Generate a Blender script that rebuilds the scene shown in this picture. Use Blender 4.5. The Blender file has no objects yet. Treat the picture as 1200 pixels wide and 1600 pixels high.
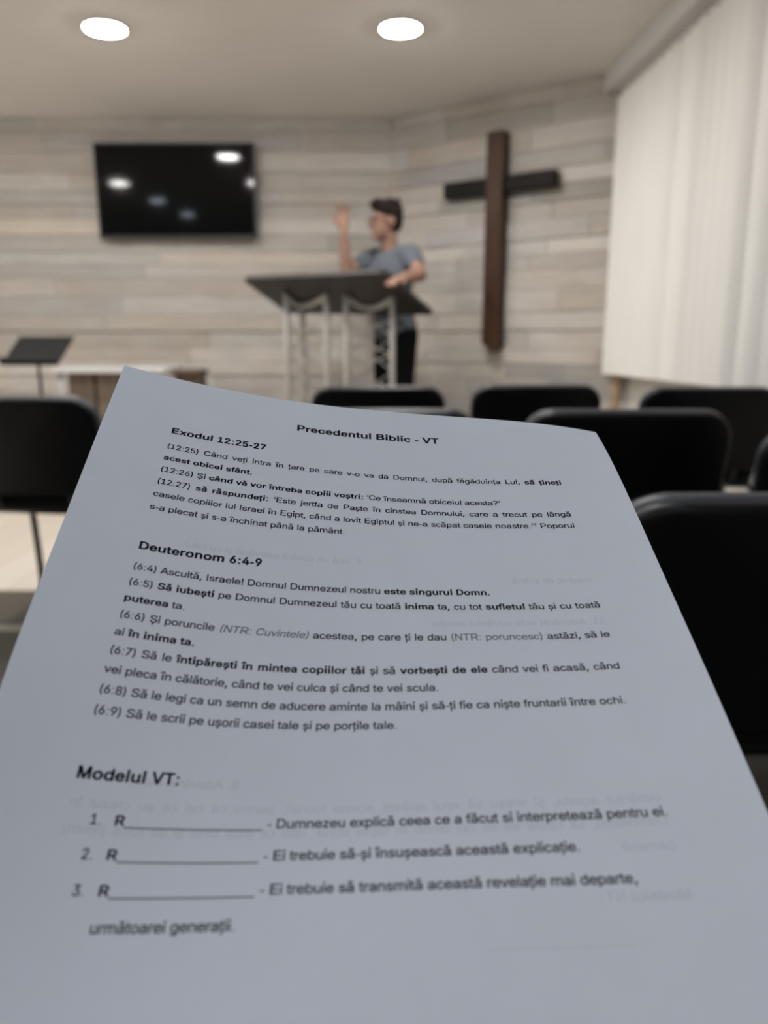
import bpy, bmesh, math, random
from mathutils import Vector, Matrix
from mathutils.geometry import tessellate_polygon

random.seed(7)
SC = bpy.context.scene
COL = SC.collection
PI = math.pi

# ------------------------------------------------------------------ camera, world, exposure
cam_data = bpy.data.cameras.new('camera')
cam_data.sensor_fit = 'HORIZONTAL'
cam_data.sensor_width = 36.0
cam_data.lens = 36.0
cam_data.clip_start = 0.02
cam_data.dof.use_dof = True
cam_data.dof.focus_distance = 0.302
cam_data.dof.aperture_fstop = 10.8
cam = bpy.data.objects.new('camera', cam_data)
cam.location = (0.0, 0.0, 0.97)
cam.rotation_euler = (math.radians(90 - 12.35), 0, 0)
COL.objects.link(cam)
SC.camera = cam

world = bpy.data.worlds.new('world')
world.use_nodes = True
world.node_tree.nodes['Background'].inputs[0].default_value = (0.6, 0.7, 1.0, 1)
world.node_tree.nodes['Background'].inputs[1].default_value = 0.02
SC.world = world

SC.view_settings.view_transform = 'Standard'
SC.view_settings.look = 'None'
SC.view_settings.exposure = 0.0
SC.view_settings.gamma = 1.0
SC.view_settings.use_curve_mapping = False
SC.cycles.use_denoising = True
SC.cycles.max_bounces = 10
SC.cycles.diffuse_bounces = 6
SC.cycles.sample_clamp_indirect = 4.0

LAMP_FRONT = 192.0          # radiance of the ceiling panels near the stage
LAMP_MID = 170.0           # second row
LAMP_REAR = 40.0           # radiance of the panels over the seats
LAMP_FRONT_COL = (1.0, 0.965, 0.93)
LAMP_REAR_COL = (0.74, 0.86, 1.0)

# ------------------------------------------------------------------ helpers
def link(o, parent=None):
    COL.objects.link(o)
    if parent is not None:
        o.parent = parent
    return o

def tag(o, label, cat, group=None):
    o['label'] = label
    o['category'] = cat
    if group:
        o['group'] = group
    return o

def empty(name, loc, rz=0.0):
    o = bpy.data.objects.new(name, None)
    o.location = loc
    o.rotation_euler = (0, 0, rz)
    o.empty_display_size = 0.1
    COL.objects.link(o)
    return o

def obj(name, bm, mat, parent=None, smooth=False, loc=None, rot=None):
    me = bpy.data.meshes.new(name)
    bmesh.ops.recalc_face_normals(bm, faces=bm.faces)
    bm.to_mesh(me)
    bm.free()
    if mat is not None:
        me.materials.append(mat)
    if smooth:
        for p in me.polygons:
            p.use_smooth = True
    o = bpy.data.objects.new(name, me)
    if loc is not None:
        o.location = loc
    if rot is not None:
        o.rotation_euler = rot
    return link(o, parent)

def struct(name, bm, mat, parent=None, **k):
    o = obj(name, bm, mat, parent, **k)
    o['kind'] = 'structure'
    return o

def box(bm, c, s, rz=0.0, bev=0.0, M=None):
    t = bmesh.new()
    bmesh.ops.create_cube(t, size=1.0)
    bmesh.ops.scale(t, vec=s, verts=t.verts)
    if bev > 0:
        bmesh.ops.bevel(t, geom=list(t.edges), offset=bev, segments=2, affect='EDGES', profile=0.5)
    m = Matrix.Translation(c) @ Matrix.Rotation(rz, 4, 'Z')
    if M is not None:
        m = M @ m
    bmesh.ops.transform(t, matrix=m, verts=t.verts)
    merge(bm, t)

def merge(bm, t):
    vm = {}
    for v in t.verts:
        vm[v] = bm.verts.new(v.co)
    for f in t.faces:
        try:
            bm.faces.new([vm[v] for v in f.verts])
        except ValueError:
            pass
    t.free()

def tube(bm, pts, r, n=12, flat=1.0, closed=False):
    pts = [Vector(p) for p in pts]
    rings = []
    L = len(pts)
    up = None
    for i, p in enumerate(pts):
        if closed:
            d = pts[(i + 1) % L] - pts[i - 1]
        else:
            d = pts[min(i + 1, L - 1)] - pts[max(i - 1, 0)]
        d.normalize()
        if up is None:
            a = Vector((0, 0, 1)) if abs(d.z) < 0.9 else Vector((0, 1, 0))
            up = (a - d * a.dot(d)).normalized()
        else:
            up = (up - d * up.dot(d)).normalized()
        sd = d.cross(up)
        rr = r[i] if isinstance(r, (list, tuple)) else r
        rings.append([bm.verts.new(p + (up * math.cos(2 * PI * k / n) * flat + sd * math.sin(2 * PI * k / n)) * rr) for k in range(n)])
    seq = list(zip(rings, rings[1:]))
    if closed:
        seq.append((rings[-1], rings[0]))
    for a, b in seq:
        for k in range(n):
            bm.faces.new((a[k], a[(k + 1) % n], b[(k + 1) % n], b[k]))
    if not closed:
        bm.faces.new(rings[0][::-1])
        bm.faces.new(rings[-1])

def prism(bm, poly, z0, z1):
    a = [bm.verts.new((x, y, z0)) for x, y in poly]
    b = [bm.verts.new((x, y, z1)) for x, y in poly]
    n = len(poly)
    bm.faces.new(a[::-1])
    bm.faces.new(b)
    for i in range(n):
        bm.faces.new((a[i], a[(i + 1) % n], b[(i + 1) % n], b[i]))

def lathe(bm, prof, n=32, c=(0, 0, 0)):
    rings = []
    for r, z in prof:
        rings.append([bm.verts.new((c[0] + r * math.cos(2 * PI * k / n), c[1] + r * math.sin(2 * PI * k / n), c[2] + z)) for k in range(n)])
    for a, b in zip(rings, rings[1:]):
        for k in range(n):
            bm.faces.new((a[k], a[(k + 1) % n], b[(k + 1) % n], b[k]))
    bm.faces.new(rings[0][::-1])
    bm.faces.new(rings[-1])

def catmull(P, k=6):
    P = [Vector(p) for p in P]
    out = []
    for i in range(len(P) - 1):
        p0 = P[max(i - 1, 0)]; p1 = P[i]; p2 = P[i + 1]; p3 = P[min(i + 2, len(P) - 1)]
        for j in range(k):
            t = j / k
            out.append(0.5 * ((2 * p1) + (p2 - p0) * t + (2 * p0 - 5 * p1 + 4 * p2 - p3) * t * t + (3 * p1 - p0 - 3 * p2 + p3) * t ** 3))
    out.append(P[-1])
    return out

# ------------------------------------------------------------------ materials
def mat(name, col, rough=0.6, metal=0.0, spec=0.5, noise=None, bump=None, sheen=0.0, coat=0.0):
    m = bpy.data.materials.new(name)
    m.use_nodes = True
    nt = m.node_tree
    b = nt.nodes['Principled BSDF']
    b.inputs['Base Color'].default_value = (*col, 1)
    b.inputs['Roughness'].default_value = rough
    b.inputs['Metallic'].default_value = metal
    b.inputs['Specular IOR Level'].default_value = spec
    b.inputs['Sheen Weight'].default_value = sheen
    b.inputs['Coat Weight'].default_value = coat
    tc = nt.nodes.new('ShaderNodeTexCoord')
    if noise:
        sc, amt, stretch = noise
        mp = nt.nodes.new('ShaderNodeMapping')
        mp.inputs['Scale'].default_value = stretch
        nz = nt.nodes.new('ShaderNodeTexNoise')
        nz.inputs['Scale'].default_value = sc
        nz.inputs['Detail'].default_value = 5
        rp = nt.nodes.new('ShaderNodeMapRange')
        rp.inputs['From Min'].default_value = 0.3
        rp.inputs['From Max'].default_value = 0.7
        rp.inputs['To Min'].default_value = 1 - amt
        rp.inputs['To Max'].default_value = 1 + amt
        mx = nt.nodes.new('ShaderNodeVectorMath')
        mx.operation = 'SCALE'
        mx.inputs[0].default_value = col
        nt.links.new(tc.outputs['Object'], mp.inputs['Vector'])
        nt.links.new(mp.outputs['Vector'], nz.inputs['Vector'])
        nt.links.new(nz.outputs['Fac'], rp.inputs['Value'])
        nt.links.new(rp.outputs['Result'], mx.inputs['Scale'])
        nt.links.new(mx.outputs['Vector'], b.inputs['Base Color'])
    if bump:
        sc, st, ds = bump
        nz = nt.nodes.new('ShaderNodeTexNoise')
        nz.inputs['Scale'].default_value = sc
        nz.inputs['Detail'].default_value = 4
        bp = nt.nodes.new('ShaderNodeBump')
        bp.inputs['Strength'].default_value = st
        bp.inputs['Distance'].default_value = ds
        nt.links.new(tc.outputs['Object'], nz.inputs['Vector'])
        nt.links.new(nz.outputs['Fac'], bp.inputs['Height'])
        nt.links.new(bp.outputs['Normal'], b.inputs['Normal'])
    return m

def emit_mat(name, col, strength):
    m = bpy.data.materials.new(name)
    m.use_nodes = True
    nt = m.node_tree
    b = nt.nodes['Principled BSDF']
    b.inputs['Base Color'].default_value = (0.8, 0.8, 0.8, 1)
    b.inputs['Emission Color'].default_value = (*col, 1)
    b.inputs['Emission Strength'].default_value = strength
    return m

def plank_mat(name):
    m = bpy.data.materials.new(name)
    m.use_nodes = True
    nt = m.node_tree
    b = nt.nodes['Principled BSDF']
    b.inputs['Roughness'].default_value = 0.6
    at = nt.nodes.new('ShaderNodeAttribute')
    at.attribute_name = 'tone'
    tc = nt.nodes.new('ShaderNodeTexCoord')
    mp = nt.nodes.new('ShaderNodeMapping')
    mp.inputs['Scale'].default_value = (2.2, 2.2, 30)
    nz = nt.nodes.new('ShaderNodeTexNoise')
    nz.inputs['Scale'].default_value = 2.0
    nz.inputs['Detail'].default_value = 6
    rp = nt.nodes.new('ShaderNodeMapRange')
    rp.inputs['From Min'].default_value = 0.3
    rp.inputs['From Max'].default_value = 0.7
    rp.inputs['To Min'].default_value = 0.86
    rp.inputs['To Max'].default_value = 1.1
    nz2 = nt.nodes.new('ShaderNodeTexNoise')
    nz2.inputs['Scale'].default_value = 3.2
    nz2.inputs['Detail'].default_value = 3
    rp2 = nt.nodes.new('ShaderNodeMapRange')
    rp2.inputs['From Min'].default_value = 0.45
    rp2.inputs['From Max'].default_value = 0.75
    mixc = nt.nodes.new('ShaderNodeMix')
    mixc.data_type = 'RGBA'
    mixc.blend_type = 'MULTIPLY'
    mixc.inputs[7].default_value = (0.97, 0.925, 0.875, 1)
    mx = nt.nodes.new('ShaderNodeVectorMath')
    mx.operation = 'SCALE'
    nt.links.new(tc.outputs['Object'], mp.inputs['Vector'])
    nt.links.new(mp.outputs['Vector'], nz.inputs['Vector'])
    nt.links.new(tc.outputs['Object'], nz2.inputs['Vector'])
    nt.links.new(nz2.outputs['Fac'], rp2.inputs['Value'])
    nt.links.new(rp2.outputs['Result'], mixc.inputs[0])
    nt.links.new(at.outputs['Color'], mixc.inputs[6])
    nt.links.new(mixc.outputs[2], mx.inputs[0])
    nt.links.new(nz.outputs['Fac'], rp.inputs['Value'])
    nt.links.new(rp.outputs['Result'], mx.inputs['Scale'])
    nt.links.new(mx.outputs['Vector'], b.inputs['Base Color'])
    return m

def laminate_mat(name):
    m = mat(name, (0.50, 0.43, 0.34), rough=0.35, spec=0.4)
    nt = m.node_tree
    b = nt.nodes['Principled BSDF']
    tc = nt.nodes.new('ShaderNodeTexCoord')
    mp = nt.nodes.new('ShaderNodeMapping')
    mp.inputs['Rotation'].default_value = (0, 0, PI / 2)
    br = nt.nodes.new('ShaderNodeTexBrick')
    br.inputs['Color1'].default_value = (0.66, 0.60, 0.52, 1)
    br.inputs['Color2'].default_value = (0.58, 0.52, 0.44, 1)
    br.inputs['Mortar'].default_value = (0.25, 0.20, 0.16, 1)
    br.inputs['Scale'].default_value = 1.0
    br.inputs['Brick Width'].default_value = 1.2
    br.inputs['Row Height'].default_value = 0.19
    br.inputs['Mortar Size'].default_value = 0.0015
    nt.links.new(tc.outputs['Object'], mp.inputs['Vector'])
    nt.links.new(mp.outputs['Vector'], br.inputs['Vector'])
    nt.links.new(br.outputs['Color'], b.inputs['Base Color'])
    return m

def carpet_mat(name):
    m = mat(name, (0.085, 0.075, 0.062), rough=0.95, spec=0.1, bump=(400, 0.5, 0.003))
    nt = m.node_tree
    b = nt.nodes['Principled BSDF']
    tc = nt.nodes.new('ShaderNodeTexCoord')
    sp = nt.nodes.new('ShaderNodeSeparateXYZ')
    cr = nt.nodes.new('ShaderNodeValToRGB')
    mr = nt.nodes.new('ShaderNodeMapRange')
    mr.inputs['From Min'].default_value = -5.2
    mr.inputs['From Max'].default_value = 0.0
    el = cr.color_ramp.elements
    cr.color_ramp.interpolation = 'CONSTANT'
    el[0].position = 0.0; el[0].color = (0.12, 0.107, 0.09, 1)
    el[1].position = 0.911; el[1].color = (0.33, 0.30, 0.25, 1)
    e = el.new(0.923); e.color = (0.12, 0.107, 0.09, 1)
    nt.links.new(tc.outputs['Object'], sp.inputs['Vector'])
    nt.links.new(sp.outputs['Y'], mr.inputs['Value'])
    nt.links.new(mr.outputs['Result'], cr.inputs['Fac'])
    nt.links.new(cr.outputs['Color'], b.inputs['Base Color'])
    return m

M_CEIL = mat('ceiling_paint', (0.82, 0.80, 0.77), rough=0.9, spec=0.2, noise=(3, 0.02, (1, 1, 1)))
M_PAINT = mat('wall_paint', (0.66, 0.64, 0.60), rough=0.85, spec=0.2, noise=(4, 0.03, (1, 1, 1)))
M_PLANK = plank_mat('whitewashed_planks')
M_FLOOR = laminate_mat('pale_laminate')
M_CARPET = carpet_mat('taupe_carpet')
M_TRIMW = mat('white_trim', (0.62, 0.61, 0.59), rough=0.5, noise=(8, 0.03, (1, 1, 1)))
M_TRIMB = mat('tan_wood_trim', (0.42, 0.29, 0.18), rough=0.5, noise=(6, 0.2, (1, 1, 8)))
M_BLIND = mat('blind_fabric', (0.885, 0.865, 0.83), rough=0.8, spec=0.2, noise=(60, 0.03, (1, 1, 0.05)), bump=(500, 0.2, 0.001))
M_BLACKP = mat('black_plastic', (0.014, 0.014, 0.016), rough=0.42, spec=0.5, noise=(50, 0.1, (1, 1, 1)))
M_SHELL = mat('black_shell_plastic', (0.003, 0.003, 0.004), rough=0.42, spec=0.25, bump=(900, 0.15, 0.0006), noise=(40, 0.1, (1, 1, 1)))
M_FABRIC = mat('black_fabric', (0.008, 0.008, 0.009), rough=0.95, spec=0.15, sheen=0.06, bump=(1200, 0.4, 0.0006), noise=(300, 0.25, (1, 1, 1)))
M_EDGE = mat('edge_highlight_grey', (0.050, 0.055, 0.066), rough=0.45, spec=0.5, noise=(40, 0.08, (1, 1, 1)))  # lighter grey that stands for the highlight on the chair backs
M_FRAME = mat('black_powder_coat', (0.016, 0.016, 0.017), rough=0.3, spec=0.5, noise=(30, 0.1, (1, 1, 1)))
M_SCREEN = mat('dark_glossy_screen', (0.003, 0.0035, 0.004), rough=0.06, spec=0.18, noise=(5, 0.05, (1, 1, 1)))
M_CROSSV = mat('brown_varnished_wood', (0.052, 0.022, 0.010), rough=0.45, spec=0.3, noise=(9, 0.55, (6, 6, 0.6)))
M_CROSSH = mat('very_dark_wood', (0.009, 0.007, 0.006), rough=0.6, spec=0.2, noise=(9, 0.4, (0.6, 6, 6)))
M_DESK = mat('dark_stained_board', (0.026, 0.021, 0.017), rough=0.45, noise=(7, 0.25, (1, 6, 6)))
M_ALU = mat('dull_aluminium', (0.46, 0.44, 0.41), rough=0.6, metal=0.25, noise=(20, 0.08, (1, 1, 0.3)))
M_STAND = mat('black_stand_metal', (0.006, 0.006, 0.006), rough=0.6, spec=0.3, noise=(30, 0.1, (1, 1, 1)))
M_TABLETOP = mat('white_laminate_top', (0.66, 0.66, 0.66), rough=0.4, noise=(12, 0.03, (1, 1, 1)))
M_PANEL = mat('brown_panel_wood', (0.21, 0.16, 0.12), rough=0.6, noise=(6, 0.2, (4, 4, 0.6)))
M_PANELD = mat('dark_brown_wood', (0.11, 0.07, 0.045), rough=0.55, noise=(6, 0.25, (4, 4, 0.6)))
M_GREYLEG = mat('grey_painted_leg', (0.42, 0.41, 0.40), rough=0.45, noise=(20, 0.05, (1, 1, 1)))
M_SKIN = mat('skin', (0.32, 0.185, 0.135), rough=0.55, spec=0.35, noise=(25, 0.08, (1, 1, 1)))
M_HAIR = mat('dark_brown_hair', (0.013, 0.007, 0.005), rough=0.7, spec=0.25, noise=(60, 0.5, (1, 1, 0.3)), bump=(150, 0.8, 0.004))
M_SHIRT = mat('grey_blue_jersey', (0.105, 0.123, 0.148), rough=0.9, sheen=0.1, noise=(40, 0.08, (1, 1, 1)), bump=(18, 0.35, 0.01))
M_TROUSER = mat('black_trouser_cloth', (0.005, 0.005, 0.006), rough=0.95, spec=0.15, noise=(40, 0.15, (1, 1, 1)), bump=(14, 0.3, 0.01))
M_SHOE = mat('black_shoe_leather', (0.012, 0.012, 0.012), rough=0.4, noise=(30, 0.1, (1, 1, 1)))
M_PAPER = mat('white_paper', (0.755, 0.755, 0.79), rough=0.85, spec=0.15, noise=(60, 0.012, (1, 1, 1)))
M_INK = mat('black_toner', (0.010, 0.010, 0.014), rough=0.8, spec=0.1)
M_INKG = mat('grey_toner', (0.20, 0.20, 0.21), rough=0.6, spec=0.3)
M_GHOST = mat('reverse_side_print', (0.675, 0.675, 0.71), rough=0.85, spec=0.15)
M_LAMPRING = mat('lamp_ring_white', (0.75, 0.75, 0.73), rough=0.4, noise=(20, 0.02, (1, 1, 1)))
M_LAMPF = emit_mat('lit_panel_warm', LAMP_FRONT_COL, LAMP_FRONT)
M_LAMPM = emit_mat('lit_panel_middle', LAMP_FRONT_COL, LAMP_MID)
M_LAMPFILL = emit_mat('added_fill_panel', LAMP_REAR_COL, LAMP_REAR * 1.9)  # for the added rearmost row, stronger to lift the handout
M_LAMPR = emit_mat('lit_panel_cool', LAMP_REAR_COL, LAMP_REAR)

# ------------------------------------------------------------------ the room
H = 2.56                                   # ceiling height
CORNER = Vector((0.06, 6.0, 0))            # where the two plank walls meet
ANG_DIR = Vector((0.819, -0.574, 0)).normalized()
ANG_LEN = 1.818
ANG_END = CORNER + ANG_DIR * ANG_LEN       # meets the window wall
WIN_DIR = Vector((-0.0384, 1.0, 0)).normalized()
def winx(y, off=0.0):                      # pelmet face line, offset towards the wall
    return 1.327 + off - 0.0384 * (y - 5.006)
REAR = -3.6
LEFT = -4.2
WR = winx(REAR, 0.22)

bm = bmesh.new()
prism(bm, [(LEFT, REAR), (WR, REAR), (ANG_END.x, ANG_END.y), (CORNER.x, CORNER.y), (LEFT, 6.0)], -0.08, 0.0)
struct('floor', bm, M_FLOOR)
bm = bmesh.new()
prism(bm, [(LEFT - .1, REAR - .1), (WR + .1, REAR - .1), (ANG_END.x + .1, ANG_END.y + .05), (CORNER.x + .06, CORNER.y + .1), (LEFT - .1, 6.1)], H, H + 0.08)
struct('ceiling', bm, M_CEIL)
bm = bmesh.new()
prism(bm, [(LEFT - .1, REAR - .1), (LEFT, REAR - .1), (LEFT, 6.1), (LEFT - .1, 6.1)], -0.08, H)
struct('wall_left', bm, M_PAINT)
bm = bmesh.new()
prism(bm, [(LEFT, REAR - .1), (WR + .1, REAR - .1), (WR + .1, REAR), (LEFT, REAR)], -0.08, H)
struct('wall_rear', bm, M_PAINT)
bm = bmesh.new()
prism(bm, [(WR, REAR), (WR + .1, REAR), (ANG_END.x + .1, ANG_END.y), (ANG_END.x, ANG_END.y)], -0.08, H)
struct('wall_window', bm, M_PAINT)

# heights of the plank courses, shared by both plank walls
rows = []
z = 0.0
rr = random.Random(11)
while z < H:
    h = rr.choice([0.095, 0.10, 0.11, 0.12, 0.125, 0.14])
    rows.append((z, min(z + h, H)))
    z += h
TONES = [(0.75, 0.725, 0.695), (0.78, 0.76, 0.735), (0.80, 0.78, 0.755), (0.735, 0.72, 0.705), (0.76, 0.73, 0.69), (0.79, 0.77, 0.75)]

def plank_wall(name, start, d, length, seed, lmin, lmax, contrast):
    """planks on a backing, d = direction along the wall, room on the right-hand side of d turned by -90 degrees"""
    r = random.Random(seed)
    nrm = Vector((d.y, -d.x, 0))
    if nrm.y > 0:
        nrm = -nrm
    bm = bmesh.new()
    tone = bm.loops.layers.color.new('tone')
    def slab(s0, s1, z0, z1, dep, col):
        b = 0.005
        def P(s, dd, zz):
            return bm.verts.new(start + d * s + nrm * dd + Vector((0, 0, zz)))
        back = [P(s0, -0.09, z0), P(s1, -0.09, z0), P(s1, -0.09, z1), P(s0, -0.09, z1)]
        mid = [P(s0, dep - b, z0), P(s1, dep - b, z0), P(s1, dep - b, z1), P(s0, dep - b, z1)]
        fr = [P(s0 + b, dep, z0 + b), P(s1 - b, dep, z0 + b), P(s1 - b, dep, z1 - b), P(s0 + b, dep, z1 - b)]
        fs = [bm.faces.new(fr)]
        for A, B in ((mid, fr), (back, mid)):
            for i in range(4):
                fs.append(bm.faces.new((A[i], A[(i + 1) % 4], B[(i + 1) % 4], B[i])))
        for f in fs:
            for l in f.loops:
                l[tone] = (*col, 1)
    for z0, z1 in rows:
        s = -r.random() * lmax
        rowtone = r.uniform(-0.11, 0.03)
        rowdep = r.uniform(0, 0.024)
        while s < length:
            L = r.uniform(lmin, lmax)
            a, e = max(s, 0.0), min(s + L, length)
            if e - a > 0.02:
                c = r.choice(TONES)
                k = 1 + rowtone + r.uniform(-contrast, contrast)
                slab(a, e, z0, z1, rowdep + r.uniform(0, 0.003), tuple(min(0.86, q * k) for q in c))
            s += L
    return struct(name, bm, M_PLANK)

plank_wall('wall_back', Vector((LEFT, 6.0, 0)), Vector((1, 0, 0)), CORNER.x - LEFT, 3, 1.0, 2.2, 0.035)
plank_wall('wall_corner', CORNER, ANG_DIR, ANG_LEN, 5, 0.35, 0.95, 0.055)

# boxed pelmet under the ceiling along the window wall
bm = bmesh.new()
y0, y1 = 5.05, REAR
prism(bm, [(winx(y0), y0), (winx(y0, .215), y0 - .09), (winx(y1, .215), y1 + .002), (winx(y1), y1 + .002)], 2.44, H)
struct('trim_1', bm, M_TRIMW)
# tan corner bead at the end of the angled wall
bm = bmesh.new()
p = ANG_END - ANG_DIR * 0.06 + Vector((-0.02, -0.025, 0))
box(bm, (p.x, p.y, 0.62), (0.05, 0.03, 1.0), rz=math.atan2(ANG_DIR.y, ANG_DIR.x), bev=0.006)
struct('trim_2', bm, M_TRIMB)
bm = bmesh.new()
prism(bm, [(winx(y1, .205), y1 + .01), (winx(4.9, .205), 4.9), (winx(4.9, .222), 4.9), (winx(y1, .222), y1 + .01)], 0.0, 0.08)
struct('baseboard_window', bm, M_TRIMW)
# window behind the blind: a white frame around dark panes
bm = bmesh.new()
def winbox(bm, ya, yb, za, zb, o0, o1):
    prism(bm, [(winx(ya, o0), ya), (winx(yb, o0), yb), (winx(yb, o1), yb), (winx(ya, o1), ya)], za, zb)
for ya, yb, za, zb in ((0.8, 4.7, 0.86, 0.93), (0.8, 4.7, 2.33, 2.40), (0.8, 0.87, 0.93, 2.33), (4.63, 4.7, 0.93, 2.33), (2.05, 2.12, 0.93, 2.33), (3.35, 3.42, 0.93, 2.33)):
    winbox(bm, ya, yb, za, zb, 0.19, 0.222)
w = struct('window_1', bm, M_TRIMW)
bm = bmesh.new()
winbox(bm, 0.87, 4.63, 0.93, 2.33, 0.206, 0.221)
o = struct('pane', bm, M_SCREEN, w)

# low stage
bm = bmesh.new()
STAGE = 0.12
prism(bm, [(LEFT + .01, 4.58), (winx(4.58, .2), 4.58), (ANG_END.x - .03, ANG_END.y - .02), (CORNER.x - .02, CORNER.y - .03), (LEFT + .01, 5.97)], 0.0, STAGE)
struct('floor_stage', bm, M_FLOOR)

# carpet over the seating area
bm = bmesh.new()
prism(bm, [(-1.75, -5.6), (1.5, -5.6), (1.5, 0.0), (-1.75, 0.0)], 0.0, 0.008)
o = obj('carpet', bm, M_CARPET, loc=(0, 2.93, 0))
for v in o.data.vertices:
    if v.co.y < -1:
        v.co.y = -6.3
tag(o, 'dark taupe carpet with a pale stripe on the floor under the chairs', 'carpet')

# ------------------------------------------------------------------ ceiling panels
LX = (-2.92, -1.43, 0.085)
LY = (4.375, 2.95, 1.60, 0.20, -1.20)  # last row is unseen, added to brighten the handout
first = None
seen = {(-1.43, 4.375): 'round lit ceiling panel on the left, above and in front of the wall screen',
        (0.085, 4.375): 'round lit ceiling panel in the middle, nearest to the cross'}
for j, y in enumerate(LY):
    for i, x in enumerate(LX):
        if j == 4 and i == 0:
            continue
        lab = seen.get((x, y), 'round ceiling panel outside the picture, over the room behind the handout, the rearmost row added to light the page')
        t = empty('ceiling_light', (x, y, H))
        if (x, y) in seen:
            tag(t, lab, 'ceiling light', 'round ceiling panels')
        else:
            tag(t, lab, 'ceiling light', 'round ceiling panels behind the camera')
        ring = bmesh.new()
        n = 40
        prof = [(0.098, 0.0), (0.098, -0.012), (0.101, -0.016), (0.110, -0.016), (0.114, -0.010), (0.114, 0.0)]
        rings = [[ring.verts.new((r_ * math.cos(2 * PI * k / n), r_ * math.sin(2 * PI * k / n), z_)) for k in range(n)] for r_, z_ in prof]
        for a, b in zip(rings, rings[1:]):
            for k in range(n):
                ring.faces.new((a[k], a[(k + 1) % n], b[(k + 1) % n], b[k]))
        obj('lamp_ring', ring, M_LAMPRING, t, smooth=True)
        d = bmesh.new()
        lathe(d, [(0.0975, -0.001), (0.0975, -0.012), (0.093, -0.018), (0.080, -0.022), (0.05, -0.025), (0.02, -0.026)], n=40)
        obj('diffuser', d, M_LAMPF if j == 0 else M_LAMPM if j == 1 else M_LAMPFILL if j == 4 else M_LAMPR, t)

# ------------------------------------------------------------------ wall screen
def make_tv():
    W_, Hh = 1.15, 0.645
    t = empty('wall_television', (-1.50, 5.985, 2.045))
    tag(t, 'wide black television screen, switched off, hung on the pale plank wall', 'television')
    tilt = math.radians(1.15)
    Mx = Matrix.Translation((0, -0.075, 0)) @ Matrix.Rotation(math.radians(-0.6), 4, 'Z') @ Matrix.Rotation(tilt, 4, 'X')
    def put(name, bm, m, **k):
        bmesh.ops.transform(bm, matrix=Mx, verts=bm.verts)
        return obj(name, bm, m, t, **k)
    b = bmesh.new()
    box(b, (0, 0.012, 0), (W_, 0.035, Hh), bev=0.006)
    box(b, (0, 0.04, -0.05), (W_ * 0.7, 0.03, Hh * 0.6), bev=0.01)
    put('housing', b, M_BLACKP)
    b = bmesh.new()
    e = 0.014
    for c, s in (((0, -0.009, Hh / 2 - e / 2), (W_, 0.008, e)), ((0, -0.009, -Hh / 2 + e * .8), (W_, 0.008, e * 1.6)), ((-W_ / 2 + e / 2, -0.009, 0), (e, 0.008, Hh)), ((W_ / 2 - e / 2, -0.009, 0), (e, 0.008, Hh))):
        box(b, c, s, bev=0.002)
    put('bezel', b, M_BLACKP)
    b = bmesh.new()
    box(b, (0, -0.007, 0.003), (W_ - 2 * e, 0.003, Hh - 2.6 * e))
    put('screen', b, M_SCREEN)
    b = bmesh.new()
    box(b, (0, 0.01, 0), (0.4, 0.012, 0.3), bev=0.002)
    for s in (-.15, .15):
        box(b, (s, -0.012, 0), (0.03, 0.04, 0.34), bev=0.002)
    obj('wall_bracket', b, M_STAND, t, loc=(0, -0.02, 0))
make_tv()

# ------------------------------------------------------------------ cross on the angled wall
def make_cross():
    base = CORNER + ANG_DIR * 0.895
    nrm = Vector((-0.574, -0.819, 0)).normalized()
    base = base + nrm * 0.032
    rz = math.atan2(ANG_DIR.y, ANG_DIR.x)
    t = empty('wooden_cross', (base.x, base.y, 0.92), rz)
    tag(t, 'large wooden cross with brown upright and nearly black arms on the right-hand plank wall', 'cross')
    b = bmesh.new()
    w, d = 0.124, 0.055
    pts = [(-w / 2, 0.055), (0.022, -0.01), (w / 2, 0.03), (w / 2, 1.39), (w / 2 - 0.01, 1.40), (-w / 2 + 0.01, 1.40), (-w / 2, 1.39)]
    fr = [b.verts.new((x, -d - 0.04, z)) for x, z in pts]
    bk = [b.verts.new((x, 0.0, z)) for x, z in pts]
    b.faces.new(fr)
    b.faces.new(bk[::-1])
    for i in range(len(pts)):
        b.faces.new((fr[i], bk[i], bk[(i + 1) % len(pts)], fr[(i + 1) % len(pts)]))
    bmesh.ops.bevel(b, geom=[e for e in b.edges], offset=0.006, segments=2, affect='EDGES', profile=0.5)
    obj('upright_beam', b, M_CROSSV, t)['label'] = 'brown varnished upright beam'
    b = bmesh.new()
    for x0, x1 in ((-0.405, -w / 2 - 0.001), (w / 2 + 0.001, 0.415)):
        box(b, ((x0 + x1) / 2, -0.035, 1.075), (x1 - x0, 0.06, 0.098), bev=0.008)
    obj('cross_arm', b, M_CROSSH, t)['label'] = 'nearly black cross arm'
make_cross()

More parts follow.
